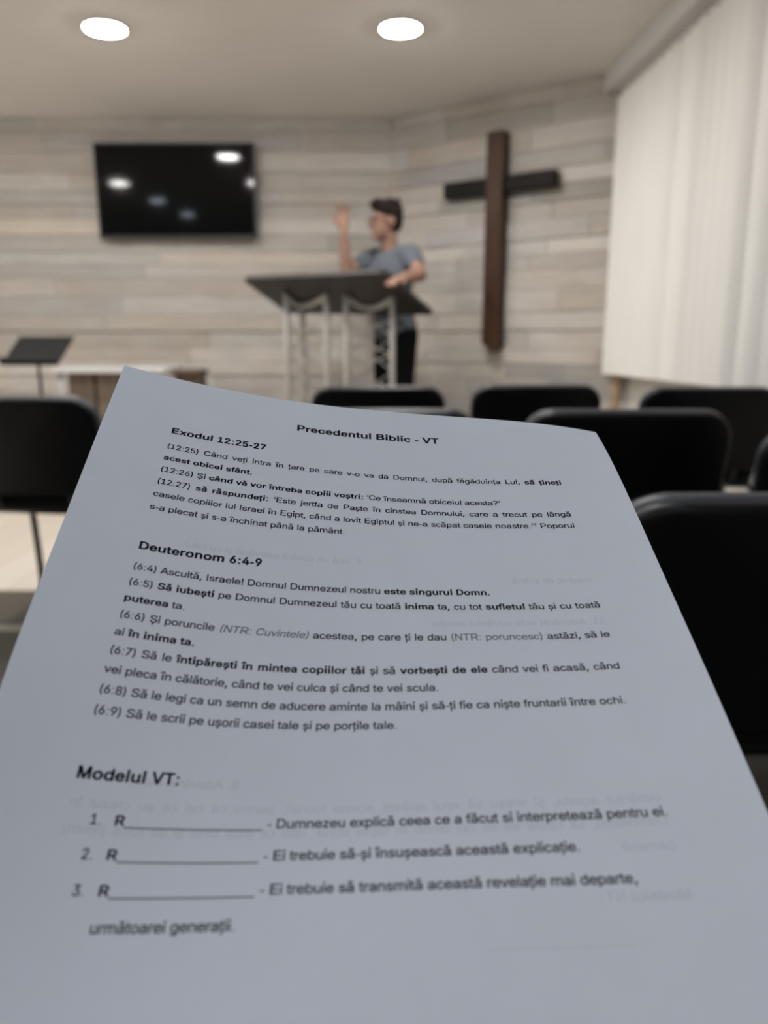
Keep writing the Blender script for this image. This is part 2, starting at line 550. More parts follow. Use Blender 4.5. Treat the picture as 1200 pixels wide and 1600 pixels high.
# ------------------------------------------------------------------ vertical blind
def make_blind():
    ya, yb = 4.985, 0.62
    t = empty('vertical_blind', (winx(ya, .1), ya, 2.44), math.atan2(WIN_DIR.y, WIN_DIR.x))
    tag(t, 'long white vertical slat blind hanging beneath the boxed pelmet at the right', 'blind')
    L = ya - yb
    b = bmesh.new()
    box(b, (-L / 2, 0, -0.018), (L, 0.04, 0.034), bev=0.004)
    obj('headrail', b, M_TRIMW, t)
    r = random.Random(4)
    n = 43
    pitch = L / n
    for i in range(n):
        b = bmesh.new()
        x = -(i + 0.5) * pitch
        ang = math.radians(r.gauss(33, 7))
        wv = 0.064
        top, bot = -0.036, -1.655
        cols = 7
        for sgn in (1,):
            g = []
            tw = math.radians(r.uniform(-2.5, 2.5))
            for k in range(cols):
                u = -1 + 2 * k / (cols - 1)
                bow = 0.007 * (1 - u * u)
                colv = []
                for q in range(5):
                    zz = top + (bot - top) * q / 4
                    a = ang + tw * q / 4
                    colv.append([b.verts.new((x + u * wv * math.cos(a) - (bow + dd) * math.sin(a), u * wv * math.sin(a) + (bow + dd) * math.cos(a), zz)) for dd in (0, 0.0012)])
                g.append(colv)
            for k in range(cols - 1):
                for q in range(4):
                    b.faces.new((g[k][q][0], g[k + 1][q][0], g[k + 1][q + 1][0], g[k][q + 1][0]))
                    b.faces.new((g[k][q][1], g[k][q + 1][1], g[k + 1][q + 1][1], g[k + 1][q][1]))
            for k in range(cols - 1):
                for q in (0, 4):
                    b.faces.new((g[k][q][0], g[k][q][1], g[k + 1][q][1], g[k + 1][q][0]))
            for k in (0, cols - 1):
                for q in range(4):
                    b.faces.new((g[k][q][0], g[k][q + 1][0], g[k][q + 1][1], g[k][q][1]))
        obj('slat', b, M_BLIND, t, smooth=False)
make_blind()

# ------------------------------------------------------------------ lectern
NL, NR, FR, FL = Vector((-.905, 5.115, 1.365)), Vector((-.005, 4.60, 1.368)), Vector((.315, 4.99, 1.145)), Vector((-.672, 5.51, 1.175))
def board_z(x, y):
    n = (NR - NL).cross(FL - NL)
    return NL.z - (n.x * (x - NL.x) + n.y * (y - NL.y)) / n.z
def make_lectern():
    t = empty('lectern', (-0.30, 5.05, STAGE))
    inv = Matrix.Translation((0.30, -5.05, -STAGE))
    tag(t, 'wide lectern with slanted dark board on two pale metal trusses, in front of the speaker', 'lectern')
    n = (NR - NL).cross(FL - NL).normalized()
    if n.z < 0:
        n = -n
    b = bmesh.new()
    quad = [NL, NR, FR, FL]
    c = sum(quad, Vector()) / 4
    lo, hi = [], []
    # rounded corners on the board
    def corner(p, a, q):
        e1 = (a - p).normalized() * 0.03
        e2 = (q - p).normalized() * 0.03
        return [p + e1, p + (e1 + e2) * 0.3, p + e2]
    poly = []
    for i in range(4):
        poly += corner(quad[i], quad[i - 1], quad[(i + 1) % 4])
    lo = [b.verts.new(p) for p in poly]
    hi = [b.verts.new(p + n * 0.03) for p in poly]
    b.faces.new(lo[::-1])
    b.faces.new(hi)
    for i in range(len(poly)):
        b.faces.new((lo[i], lo[(i + 1) % len(poly)], hi[(i + 1) % len(poly)], hi[i]))
    bmesh.ops.bevel(b, geom=list(b.edges), offset=0.004, segments=1, affect='EDGES')
    bmesh.ops.transform(b, matrix=inv, verts=b.verts)
    obj('slanted_board', b, M_DESK, t)
    b = bmesh.new()
    a_, e_ = FL.lerp(FR, 0.06) + n * 0.03, FL.lerp(FR, 0.94) + n * 0.03
    tube(b, [a_, e_], 0.012, n=8)
    bmesh.ops.transform(b, matrix=inv, verts=b.verts)
    obj('book_ledge', b, M_DESK, t)
    for tri in (((-.635, 5.16), (-.365, 5.03), (-.545, 5.30)), ((-.238, 5.0), (.052, 4.86), (-.083, 5.10))):
        b = bmesh.new()
        tops = []
        for x, y in tri:
            zt = board_z(x, y) - 0.004
            tube(b, [(x, y, STAGE + 0.012), (x, y, zt)], 0.019, n=14)
            tops.append(Vector((x, y, zt)))
        bmesh.ops.transform(b, matrix=inv, verts=b.verts)
        tr = obj('truss', b, M_ALU, t, smooth=True)
        b = bmesh.new()
        for i in range(3):
            p, q = Vector((*tri[i], 0)), Vector((*tri[(i + 1) % 3], 0))
            z = STAGE + 0.05
            k = 0
            pts = []
            while z < 1.14:
                s = p if k % 2 == 0 else q
                pts.append(Vector((s.x, s.y, z)))
                z += 0.105
                k += 1
            for u, v in zip(pts, pts[1:]):
                tube(b, [u, v], 0.0042, n=6)
        bmesh.ops.transform(b, matrix=inv, verts=b.verts)
        obj('lattice_brace', b, M_ALU, tr)
        # curved carrying hoop below the board
        b = bmesh.new()
        L_, R_, F_ = tops
        pts = []
        for k in range(13):
            a = k / 12
            x = L_.x + (R_.x - L_.x) * a
            y = L_.y + (R_.y - L_.y) * a
            s = math.sin(PI * a)
            x += (F_.x - (L_.x + R_.x) / 2) * 0.8 * s
            y += (F_.y - (L_.y + R_.y) / 2) * 0.8 * s
            pts.append((x, y, board_z(x, y) - 0.022))
        tube(b, pts, 0.019, n=10)
        bmesh.ops.transform(b, matrix=inv, verts=b.verts)
        obj('carrying_hoop', b, M_ALU, tr, smooth=True)
        b = bmesh.new()
        cx = sum(p[0] for p in tri) / 3
        cy = sum(p[1] for p in tri) / 3
        lathe(b, [(0.22, 0.0), (0.22, 0.008), (0.21, 0.012)], n=32, c=(cx, cy, STAGE))
        bmesh.ops.transform(b, matrix=inv, verts=b.verts)
        obj('base_plate', b, M_ALU, t)
make_lectern()

# ------------------------------------------------------------------ music stand
def make_music_stand():
    t = empty('music_stand', (-2.085, 4.72, STAGE))
    tag(t, 'black music stand with slotted desk beside the white table at the left', 'music stand')
    b = bmesh.new()
    tube(b, [(0, 0, 0.10), (0, 0, 0.50)], 0.013, n=12)
    tube(b, [(0, 0, 0.48), (0, 0, 0.77)], 0.010, n=12)
    tube(b, [(0, 0, 0.48), (0, 0, 0.51)], 0.019, n=12)
    obj('pole', b, M_STAND, t)
    for k in range(3):
        a = math.radians(30 + 120 * k)
        b = bmesh.new()
        tube(b, [(0.012 * math.cos(a), 0.012 * math.sin(a), 0.26), (0.13 * math.cos(a), 0.13 * math.sin(a), 0.10), (0.25 * math.cos(a), 0.25 * math.sin(a), 0.009)], 0.009, n=8)
        obj('leg', b, M_STAND, t)
    # slotted desk, leaning far back
    Md = Matrix.Translation((0.005, 0, 0.81)) @ Matrix.Rotation(math.radians(-8), 4, 'Z') @ Matrix.Rotation(math.radians(-52), 4, 'X') 
    b = bmesh.new()
    w, h = 0.36, 0.27
    for k in range(9):
        z = -h / 2 + 0.012 + k * (h - 0.024) / 8
        box(b, (0, 0, z), (w, 0.004, 0.026), M=Md)
    for x in (-w / 2 + .012, -w / 6, w / 6, w / 2 - .012):
        box(b, (x, 0.001, 0), (0.026, 0.004, h), M=Md)
    obj('desk', b, M_STAND, t)
    b = bmesh.new()
    box(b, (0, -0.022, -h / 2), (w, 0.045, 0.004), M=Md)
    box(b, (0, -0.044, -h / 2 + .01), (w, 0.004, 0.02), M=Md)
    obj('lip', b, M_STAND, t)
    b = bmesh.new()
    box(b, (0, 0.0, 0.782), (0.05, 0.035, 0.05), bev=0.006)
    obj('tilt_clamp', b, M_STAND, t)
make_music_stand()

# ------------------------------------------------------------------ white table and wooden chest at the back
def make_table():
    t = empty('side_table', (-1.85, 5.48, STAGE))
    tag(t, 'white-topped table with brown front panel against the plank wall at the left', 'table')
    b = bmesh.new()
    box(b, (0, 0, 0.675), (0.76, 0.50, 0.032), bev=0.006)
    obj('tabletop', b, M_TABLETOP, t)
    for x in (-0.34, 0.34):
        for y in (-0.21, 0.21):
            b = bmesh.new()
            tube(b, [(x, y, 0.0), (x, y, 0.66)], 0.017, n=12)
            obj('leg', b, M_GREYLEG, t, smooth=True)
    b = bmesh.new()
    box(b, (-0.225, -0.14, 0.40), (0.18, 0.018, 0.56), bev=0.003)
    box(b, (0.09, -0.14, 0.40), (0.42, 0.018, 0.56), bev=0.003)
    obj('front_panel', b, M_PANEL, t)
    b = bmesh.new()
    box(b, (-0.128, -0.147, 0.40), (0.016, 0.02, 0.56), bev=0.003)
    obj('panel_strip', b, M_STAND, t)['label'] = 'dark strip between the panels'
make_table()

def make_chest():
    t = empty('wooden_chest', (-1.375, 5.55, STAGE))
    tag(t, 'small dark brown wooden cabinet beside the white-topped table, mostly behind the handout', 'cabinet')
    b = bmesh.new()
    box(b, (0, 0, 0.335), (0.15, 0.30, 0.60), bev=0.004)
    obj('carcass', b, M_PANELD, t)
    b = bmesh.new()
    box(b, (0, -0.005, 0.655), (0.18, 0.34, 0.032), bev=0.006)
    obj('cabinet_top', b, M_PANELD, t)
    b = bmesh.new()
    box(b, (0, -0.155, 0.33), (0.125, 0.014, 0.52), bev=0.003)
    d = obj('door', b, M_PANELD, t)
    b = bmesh.new()
    tube(b, [(0.045, -0.164, 0.40), (0.045, -0.182, 0.40)], [0.006, 0.010], n=10)
    obj('knob', b, M_ALU, d)
    b = bmesh.new()
    box(b, (0, 0, 0.018), (0.13, 0.26, 0.036))
    obj('plinth', b, M_PANELD, t)
make_chest()

# ------------------------------------------------------------------ conference chairs
def rounded_outline(w, h, r, n=8):
    out = []
    for cx, cy, a0 in ((w / 2 - r, h / 2 - r, 0), (-w / 2 + r, h / 2 - r, 90), (-w / 2 + r, -h / 2 + r, 180), (w / 2 - r, -h / 2 + r, 270)):
        for k in range(n + 1):
            a = math.radians(a0 + 90 * k / n)
            out.append((cx + r * math.cos(a), cy + r * math.sin(a)))
    return out

def pad(w, h, t0, t1, r, bev, shape, n=8):
    """rounded slab between depth t0 and t1; shape(x, y, d) -> Vector"""
    b = bmesh.new()
    ol = rounded_outline(w, h, r, n)
    layers = []
    for s in (0.0, 0.25, 0.5, 0.72, 0.88):
        layers.append((s, 0.0, t0))
    for k in range(5):
        a = PI / 2 * k / 4
        layers.append((1.0, -bev * (1 - math.sin(a)), t0 + bev * (1 - math.cos(a))))
    for k in range(5):
        a = PI / 2 * (1 - k / 4)
        layers.append((1.0, -bev * (1 - math.sin(a)), t1 - bev * (1 - math.cos(a))))
    for s in (0.88, 0.72, 0.5, 0.25, 0.0):
        layers.append((s, 0.0, t1))
    rings = []
    for s, ins, d in layers:
        if s == 0.0:
            rings.append([b.verts.new(shape(0, 0, d))])
            continue
        ring = []
        for x, y in ol:
            fx = max(0.0, (abs(x) + ins) / abs(x)) if abs(x) > 1e-6 else 1
            fy = max(0.0, (abs(y) + ins) / abs(y)) if abs(y) > 1e-6 else 1
            if s < 1.0:
                fx = s * (abs(x) - bev) / abs(x) if abs(x) > bev else s * 0.5
                fy = s * (abs(y) - bev) / abs(y) if abs(y) > bev else s * 0.5
            ring.append(b.verts.new(shape(x * fx, y * fy, d)))
        rings.append(ring)
    for A, B in zip(rings, rings[1:]):
        if len(A) == 1:
            for k in range(len(B)):
                b.faces.new((A[0], B[(k + 1) % len(B)], B[k]))
        elif len(B) == 1:
            for k in range(len(A)):
                b.faces.new((A[k], A[(k + 1) % len(A)], B[0]))
        else:
            for k in range(len(A)):
                b.faces.new((A[k], A[(k + 1) % len(A)], B[(k + 1) % len(B)], B[k]))
    return b

def make_chair():
    """origin on the floor under the top edge of the back; the sitter looks along +Y"""
    t = empty('conference_chair', (0, 0, 0))
    lean = math.radians(13)
    bw, bh = 0.515, 0.325
    zc, yc = 0.796 - bh / 2 * math.cos(lean), bh / 2 * math.sin(lean)
    def back_shape(x, y, d):
        dd = d + 0.55 * x * x - 0.10 * y * y      # wraps round the sitter, positive d is forward
        return Vector((x, yc + dd * math.cos(lean) - y * math.sin(lean), zc + y * math.cos(lean) + dd * math.sin(lean)))
    bk = obj('backrest', pad(bw - 0.012, bh - 0.012, 0.028, 0.056, 0.075, 0.013, back_shape), M_FABRIC, t, smooth=True)
    obj('back_shell', pad(bw, bh, -0.012, 0.016, 0.08, 0.010, back_shape), M_SHELL, bk, smooth=True)
    obj('edge_highlight', pad(bw + 0.002, bh + 0.002, 0.006, 0.036, 0.081, 0.010, back_shape), M_EDGE, bk, smooth=True)['label'] = 'lighter grey band around the back, its tone painting in the edge highlight'  # added band, the highlight along the edge is put into its colour
    def seat_shape(x, y, d):
        return Vector((x, 0.33 + y, 0.43 + d - 0.25 * max(0, y - 0.10) ** 2 * 4 + 0.12 * x * x))
    st = obj('seat', pad(0.49, 0.44, 0.008, 0.05, 0.07, 0.018, seat_shape), M_FABRIC, t, smooth=True)
    obj('seat_pan', pad(0.485, 0.435, -0.012, 0.012, 0.07, 0.010, seat_shape), M_SHELL, st, smooth=True)
    for s in (-1, 1):
        x = s * 0.235
        b = bmesh.new()
        tube(b, catmull([(x * 1.12, 0.50, 0.0), (x * 1.08, 0.475, 0.20), (x * 1.03, 0.44, 0.37), (x, 0.40, 0.405), (x, 0.30, 0.408)], 5), 0.0135, n=10, flat=0.75)
        obj('leg', b, M_FRAME, t, smooth=True)
        b = bmesh.new()
        tube(b, catmull([(x * 1.12, -0.02, 0.0), (x * 1.08, 0.06, 0.20), (x * 1.03, 0.135, 0.37), (x, 0.18, 0.405), (x, 0.31, 0.408)], 5), 0.0135, n=10, flat=0.75)
        obj('leg', b, M_FRAME, t, smooth=True)
        b = bmesh.new()
        tube(b, catmull([(s * 0.13, 0.28, 0.412), (s * 0.13, 0.16, 0.415), (s * 0.13, 0.105, 0.45), (s * 0.13, 0.083, 0.52), (s * 0.13, 0.062, 0.62)], 5), 0.013, n=10, flat=0.6)
        obj('back_support', b, M_FRAME, t, smooth=True)
    b = bmesh.new()
    for y in (0.19, 0.40):
        tube(b, [(-0.235, y, 0.407), (0.235, y, 0.407)], 0.011, n=10)
    obj('cross_tube', b, M_FRAME, t, smooth=True)
    return t

def copy_tree(o, parent=None):
    c = o.copy()
    COL.objects.link(c)
    if parent is not None:
        c.parent = parent
    for ch in list(o.children):
        copy_tree(ch, c)
    return c

CHAIRS = [
    (0.52, 0.83, 1.0, 'large nearest black padded chair, its back along the lower right edge of the handout', 'chairs in the nearest rows'),
    (0.60, 1.85, -1.0, 'black padded chair whose back rises just behind the top right corner of the handout', 'chairs in the nearest rows'),
    (-0.02, 1.86, 0.5, 'black padded chair showing only a thin dark strip above the middle of the handout', 'chairs in the nearest rows'),
    (0.99, 1.42, -18.0, 'black padded chair of which only a rounded top corner shows, just above the nearest chair', 'chairs in the nearest rows'),
    (-0.022, 2.92, 0.0, 'black padded chair standing in front of the speaker and the lectern', 'chairs in the far row'),
    (0.605, 3.02, 1.0, 'black padded chair standing under the foot of the wooden cross', 'chairs in the far row'),
    (1.225, 2.86, -1.0, 'black padded chair of the far row, beside the white blind', 'chairs in the far row'),
    (-1.15, 2.36, -8.0, 'black padded chair alone at the left, in front of the music stand', 'chairs in the far row'),
]
proto = make_chair()
for k, (x, y, rz, lab, grp) in enumerate(CHAIRS):
    o = proto if k == 0 else copy_tree(proto)
    o.location = (x, y, 0.008 if y < 2.85 else 0.0)
    o.location = (x, y, 0.008)
    o.rotation_euler = (0, 0, math.radians(rz))
    if k == 0:
        o.scale = (1, 1, 0.985)
    else:
        o.scale = (1, 1, 1)
    tag(o, lab, 'chair', grp)

# ------------------------------------------------------------------ the speaker
def ball(bm, c, r, seg=20, axes=None):
    t = bmesh.new()
    bmesh.ops.create_uvsphere(t, u_segments=seg, v_segments=seg // 2 + 2, radius=1.0)
    m = Matrix.Diagonal((*(r if isinstance(r, (tuple, list)) else (r, r, r)), 1))
    if axes is not None:
        m = axes.to_4x4() @ m
    bmesh.ops.transform(t, matrix=Matrix.Translation(c) @ m, verts=t.verts)
    merge(bm, t)

def limb(bm, a, b, ra, rb, n=18):
    """closed tapered capsule"""
    a, b = Vector(a), Vector(b)
    d = (b - a)
    L = d.length
    d.normalize()
    pts, rad = [], []
    for k in range(6):
        t = PI / 2 * (1 - k / 5)
        pts.append(a - d * ra * math.sin(t)); rad.append(max(ra * math.cos(t), ra * 0.02))
    for k in range(1, 6):
        pts.append(a + d * L * k / 6); rad.append(ra + (rb - ra) * k / 6)
    for k in range(6):
        t = PI / 2 * k / 5
        pts.append(b + d * rb * math.sin(t)); rad.append(max(rb * math.cos(t), rb * 0.02))
    tube(bm, pts, rad, n=n)

def remesh(name, bm, m, parent, voxel=0.007, smooth_it=6, fac=0.5):
    bmesh.ops.recalc_face_normals(bm, faces=bm.faces)
    me = bpy.data.meshes.new(name + '_rough')
    bm.to_mesh(me)
    bm.free()
    tmp = bpy.data.objects.new(name + '_rough', me)
    COL.objects.link(tmp)
    md = tmp.modifiers.new('r', 'REMESH')
    md.mode = 'VOXEL'
    md.voxel_size = voxel
    sm = tmp.modifiers.new('s', 'SMOOTH')
    sm.iterations = smooth_it
    sm.factor = fac
    bpy.context.view_layer.update()
    dg = bpy.context.evaluated_depsgraph_get()
    res = bpy.data.meshes.new_from_object(tmp.evaluated_get(dg))
    res.name = name
    bpy.data.objects.remove(tmp)
    res.materials.clear()
    res.materials.append(m)
    for p in res.polygons:
        p.use_smooth = True
    o = bpy.data.objects.new(name, res)
    return link(o, parent)

def make_person():
    P = Vector((0.07, 5.30, STAGE))
    n = Vector((-0.75, -0.66, 0)).normalized()          # chest direction
    l = Vector((-n.y, n.x, 0))                          # towards the person's left
    up = Vector((0, 0, 1))
    hn = Vector((-0.90, -0.43, 0)).normalized()         # face direction
    hl = Vector((-hn.y, hn.x, 0))
    root = empty('person', P)
    tag(root, 'person with dark hair and glasses, grey t-shirt, black trousers, raising a hand at the lectern', 'person')
    def W(f, s, z, base=n, side=l):
        return base * f + side * s + up * z
    TB = Matrix((l, -n, up)).transposed()               # x = left, y = back, z = up
    HB = Matrix((hl, -hn, up)).transposed()
    # joints relative to the root
    hipL, hipR = W(0, .092, .90), W(0, -.092, .90)
    kneeL, kneeR = W(.02, .105, .49), W(.05, -.10, .49)
    ankL, ankR = W(-.03, .115, .09), W(.02, -.105, .09)
    chest = W(.035, 0, 1.27)
    neck = W(.05, 0, 1.445)
    head = W(.085, 0, 1.615)
    shL, shR = W(.02, .175, 1.405), W(.03, -.175, 1.41)
    elL = Vector((0.225, 4.945, 1.385)) - P
    haL = Vector((0.110, 4.745, 1.352)) - P
    elR = Vector((-0.245, 5.215, 1.435)) - P
    wrR = Vector((-0.258, 5.185, 1.665)) - P
    b = bmesh.new()
    # trunk
    ball(b, W(0, 0, .93), (.155, .105, .13), axes=TB)
    ball(b, W(.01, 0, 1.08), (.145, .098, .16), axes=TB)
    ball(b, chest, (.165, .110, .19), axes=TB)
    limb(b, W(.03, .02, 1.41), shL, .065, .056)
    limb(b, W(.03, -.02, 1.41), shR, .065, .056)
    # legs and feet
    for hip, knee, ank, s in ((hipL, kneeL, ankL, 1), (hipR, kneeR, ankR, -1)):
        limb(b, hip, knee, .088, .058)
        limb(b, knee, knee.lerp(ank, .35), .056, .058)
        limb(b, knee.lerp(ank, .35), ank, .058, .040)
        limb(b, ank + up * -.04, ank + n * .15 - up * .055, .040, .030)
    # neck and head
    limb(b, neck - n * .015 - up * .03, head - hn * .02 - up * .06, .060, .054)
    ball(b, head + up * .035 - hn * .012, (.076, .097, .092), axes=HB)
    ball(b, head - up * .035 + hn * .020, (.062, .072, .082), axes=HB)
    ball(b, head - up * .093 + hn * .058, (.030, .028, .022), axes=HB)          # chin
    limb(b, head + hn * .088 + up * .012, head + hn * .112 - up * .026, .010, .014)   # nose
    ball(b, head + hn * .082 - up * .060, (.024, .014, .012), axes=HB)          # mouth
    for s in (-1, 1):
        ball(b, head + hl * .078 * s - hn * .012 - up * .004, (.010, .022, .032), axes=HB)   # ears
        ball(b, head + hl * .035 * s + hn * .076 + up * .026, (.026, .014, .009), axes=HB)   # brows
    # arms
    limb(b, shL, elL, .050, .040)
    limb(b, elL, elL.lerp(haL, .4), .041, .040)
    limb(b, elL.lerp(haL, .4), haL, .040, .028)
    limb(b, shR, elR, .050, .040)
    limb(b, elR, elR.lerp(wrR, .4), .041, .039)
    limb(b, elR.lerp(wrR, .4), wrR, .039, .027)
    # raised right hand: palm and five separate fingers
    fwd = Vector((-0.35, -0.93, 0)).normalized()      # palm faces this way
    sdv = Vector((fwd.y, -fwd.x, 0))                  # across the palm
    palm = wrR + up * .055
    for k in range(4):
        o_ = (-.030 + .020 * k)
        limb(b, wrR + sdv * o_ * .5 + up * .015, wrR + sdv * o_ + up * .095, .016, .0125, n=12)
        Lf = (.062, .075, .080, .070)[k]
        root_ = wrR + sdv * o_ + up * .095
        mid = root_ + up * Lf * .52 + sdv * o_ * .30 + fwd * .006
        tip = mid + up * Lf * .46 + sdv * o_ * .22 + fwd * .022
        limb(b, root_, mid, .0105, .0095, n=12)
        limb(b, mid, tip, .0095, .0078, n=12)
    th0 = wrR + sdv * .020 + up * .035 + fwd * .010
    th1 = wrR + sdv * .052 + up * .070 + fwd * .026
    th2 = wrR + sdv * .062 + up * .100 + fwd * .030
    limb(b, th0, th1, .0155, .0115, n=12)
    limb(b, th1, th2, .0110, .0088, n=12)
    # left hand resting on the edge of the board
    fd = (haL - elL).normalized()
    sd = Vector((fd.y, -fd.x, 0)).normalized()
    for k in range(4):
        o_ = (-.030 + .020 * k)
        root_ = haL + fd * .085 + sd * o_
        limb(b, haL + fd * .01 + sd * o_ * .6, root_, .0155, .0125, n=12)
        Lf = (.062, .075, .080, .068)[k]
        mid = root_ + fd * Lf * .5 - up * .004
        tip = mid + fd * Lf * .42 - up * .026
        limb(b, root_, mid, .0105, .0095, n=12)
        limb(b, mid, tip, .0095, .0078, n=12)
    limb(b, haL + fd * .02 - sd * .02 - up * .006, haL + fd * .065 - sd * .052 - up * .012, .0145, .0115, n=12)
    limb(b, haL + fd * .065 - sd * .052 - up * .012, haL + fd * .095 - sd * .050 - up * .022, .011, .0088, n=12)
    remesh('body', b, M_SKIN, root, voxel=0.0052, smooth_it=4)
    # hair
    b = bmesh.new()
    ball(b, head + up * .060 - hn * .022, (.086, .104, .086), axes=HB)
    ball(b, head + up * .015 - hn * .055, (.080, .066, .085), axes=HB)
    ball(b, head + up * .108 + hn * .045, (.070, .058, .034), axes=HB)
    rr_ = random.Random(2)
    for k in range(22):
        a = rr_.uniform(-2.6, 2.6)
        c = head + up * (.095 + rr_.uniform(-.02, .035)) + (hn * math.cos(a) + hl * math.sin(a)) * rr_.uniform(.04, .088) - hn * .015
        limb(b, c, c + (hn * math.cos(a) + hl * math.sin(a)) * .018 + up * rr_.uniform(-.01, .02), .020, .010, n=10)
    remesh('hair', b, M_HAIR, root, voxel=0.007, smooth_it=3)
    # glasses
    b = bmesh.new()
    for s in (-1, 1):
        c = head + hn * .101 + hl * .034 * s + up * .006
        ring = [c + hl * .026 * math.cos(2 * PI * k / 20) + up * .020 * math.sin(2 * PI * k / 20) - hn * .006 * abs(math.cos(2 * PI * k / 20)) for k in range(20)]
        tube(b, ring, 0.0028, n=6, closed=True)
        tube(b, [c + hl * .026 * s - hn * .004, c + hl * .048 * s - hn * .06, c + hl * .048 * s - hn * .115], 0.0026, n=6)
    tube(b, [head + hn * .103 - hl * .009 + up * .01, head + hn * .106 + up * .013, head + hn * .103 + hl * .009 + up * .01], 0.0026, n=6)
    obj('glasses', b, M_BLACKP, root)
    # t-shirt
    b = bmesh.new()
    ball(b, W(.005, 0, .955), (.178, .135, .12), axes=TB)
    ball(b, W(.012, 0, 1.07), (.168, .126, .17), axes=TB)
    ball(b, chest + n * .004, (.186, .130, .185), axes=TB)
    limb(b, W(.025, .03, 1.405), shL, .070, .070)
    limb(b, W(.025, -.03, 1.405), shR, .070, .070)
    limb(b, shL, shL.lerp(elL, .42), .070, .064)
    limb(b, shR, shR.lerp(elR, .55), .070, .062)
    o = remesh('t_shirt', b, M_SHIRT, root, voxel=0.008, smooth_it=6)
    # straight hem
    for v in o.data.vertices:
        if v.co.z < .865:
            v.co.z = .865 + (v.co.z - .865) * 0.08
    # trousers
    b = bmesh.new()
    ball(b, W(0, 0, .91), (.160, .116, .11), axes=TB)
    for hip, knee, ank, s in ((hipL, kneeL, ankL, 1), (hipR, kneeR, ankR, -1)):
        limb(b, hip, knee, .098, .070)
        limb(b, knee, ank + up * .0, .070, .060)
    remesh('trousers', b, M_TROUSER, root, voxel=0.009, smooth_it=5)
    for ank in (ankL, ankR):
        b = bmesh.new()
        limb(b, ank - up * .045 - n * .03, ank + n * .15 - up * .052, .047, .038)
        o = remesh('shoe', b, M_SHOE, root, voxel=0.008, smooth_it=3)
        for v in o.data.vertices:
            v.co.z = max(v.co.z, 0.002)
    return root
make_person()

# control net of the curved page in metres, baseline heights in millimetres, letter outlines in thousandths of the type size
CTRL_RAW = [-0.17949,0.35874,1.00438,-0.17394,0.31438,0.98286,-0.16955,0.26959,0.96195,-0.16666,0.22482,0.93948,-0.16772,0.18171,0.90997,-0.17474,0.14814,0.87302,-0.17918,0.12002,0.83163,-0.17887,0.08726,0.79014,-0.17656,0.04903,0.75256,-0.11174,0.37325,0.9851,-0.10985,0.32995,0.96012,-0.10982,0.28839,0.93388,-0.10892,0.24733,0.90579,-0.10825,0.20592,0.88109,-0.10857,0.17079,0.84358,-0.10853,0.13431,0.80703,-0.10683,0.09216,0.78183,-0.10645,0.04679,0.76119,-0.04413,0.38553,0.96709,-0.04221,0.34167,0.94461,-0.03968,0.29922,0.91907,-0.04045,0.25843,0.89131,-0.0396,0.21861,0.86136,-0.04103,0.17626,0.83655,-0.03817,0.1298,0.81931,-0.03892,0.08469,0.79778,-0.03715,0.04172,0.77404,0.0262,0.39048,0.96273,0.02777,0.34734,0.93847,0.0275,0.30598,0.91079,0.02962,0.26208,0.8877,0.03091,0.21865,0.86396,0.02978,0.17405,0.8421,0.03132,0.12826,0.82321,0.0308,0.08332,0.80281,0.03263,0.03876,0.78091,0.09635,0.39923,0.94808,0.09794,0.35039,0.93509,0.09828,0.30562,0.91307,0.0991,0.26301,0.88769,0.10026,0.21839,0.86518,0.09999,0.1738,0.84443,0.10103,0.12933,0.82231,0.10147,0.08386,0.80269,0.10166,0.03817,0.78377,0.15978,0.41308,0.90748,0.16479,0.3612,0.91045,0.16843,0.3088,0.91094,0.1691,0.25751,0.90331,0.1686,0.20848,0.88841,0.16852,0.16318,0.86815,0.16928,0.12115,0.84285,0.17058,0.07901,0.81585,0.17171,0.03621,0.78945]
VLINES = {"T": 21.12, "H1": 36.68, "1": 45.9, "2": 52.49, "3": 59.08, "4": 65.66, "5": 72.24, "6": 78.85, "H2": 97.86, "7": 106.7, "8": 113.28, "9": 119.85, "10": 126.42, "11": 132.98, "12": 139.57, "13": 146.13, "14": 152.74, "15": 159.29, "H3": 177.8, "N1": 189.44, "N2": 198.15, "N3": 206.85, "N4": 215.37}
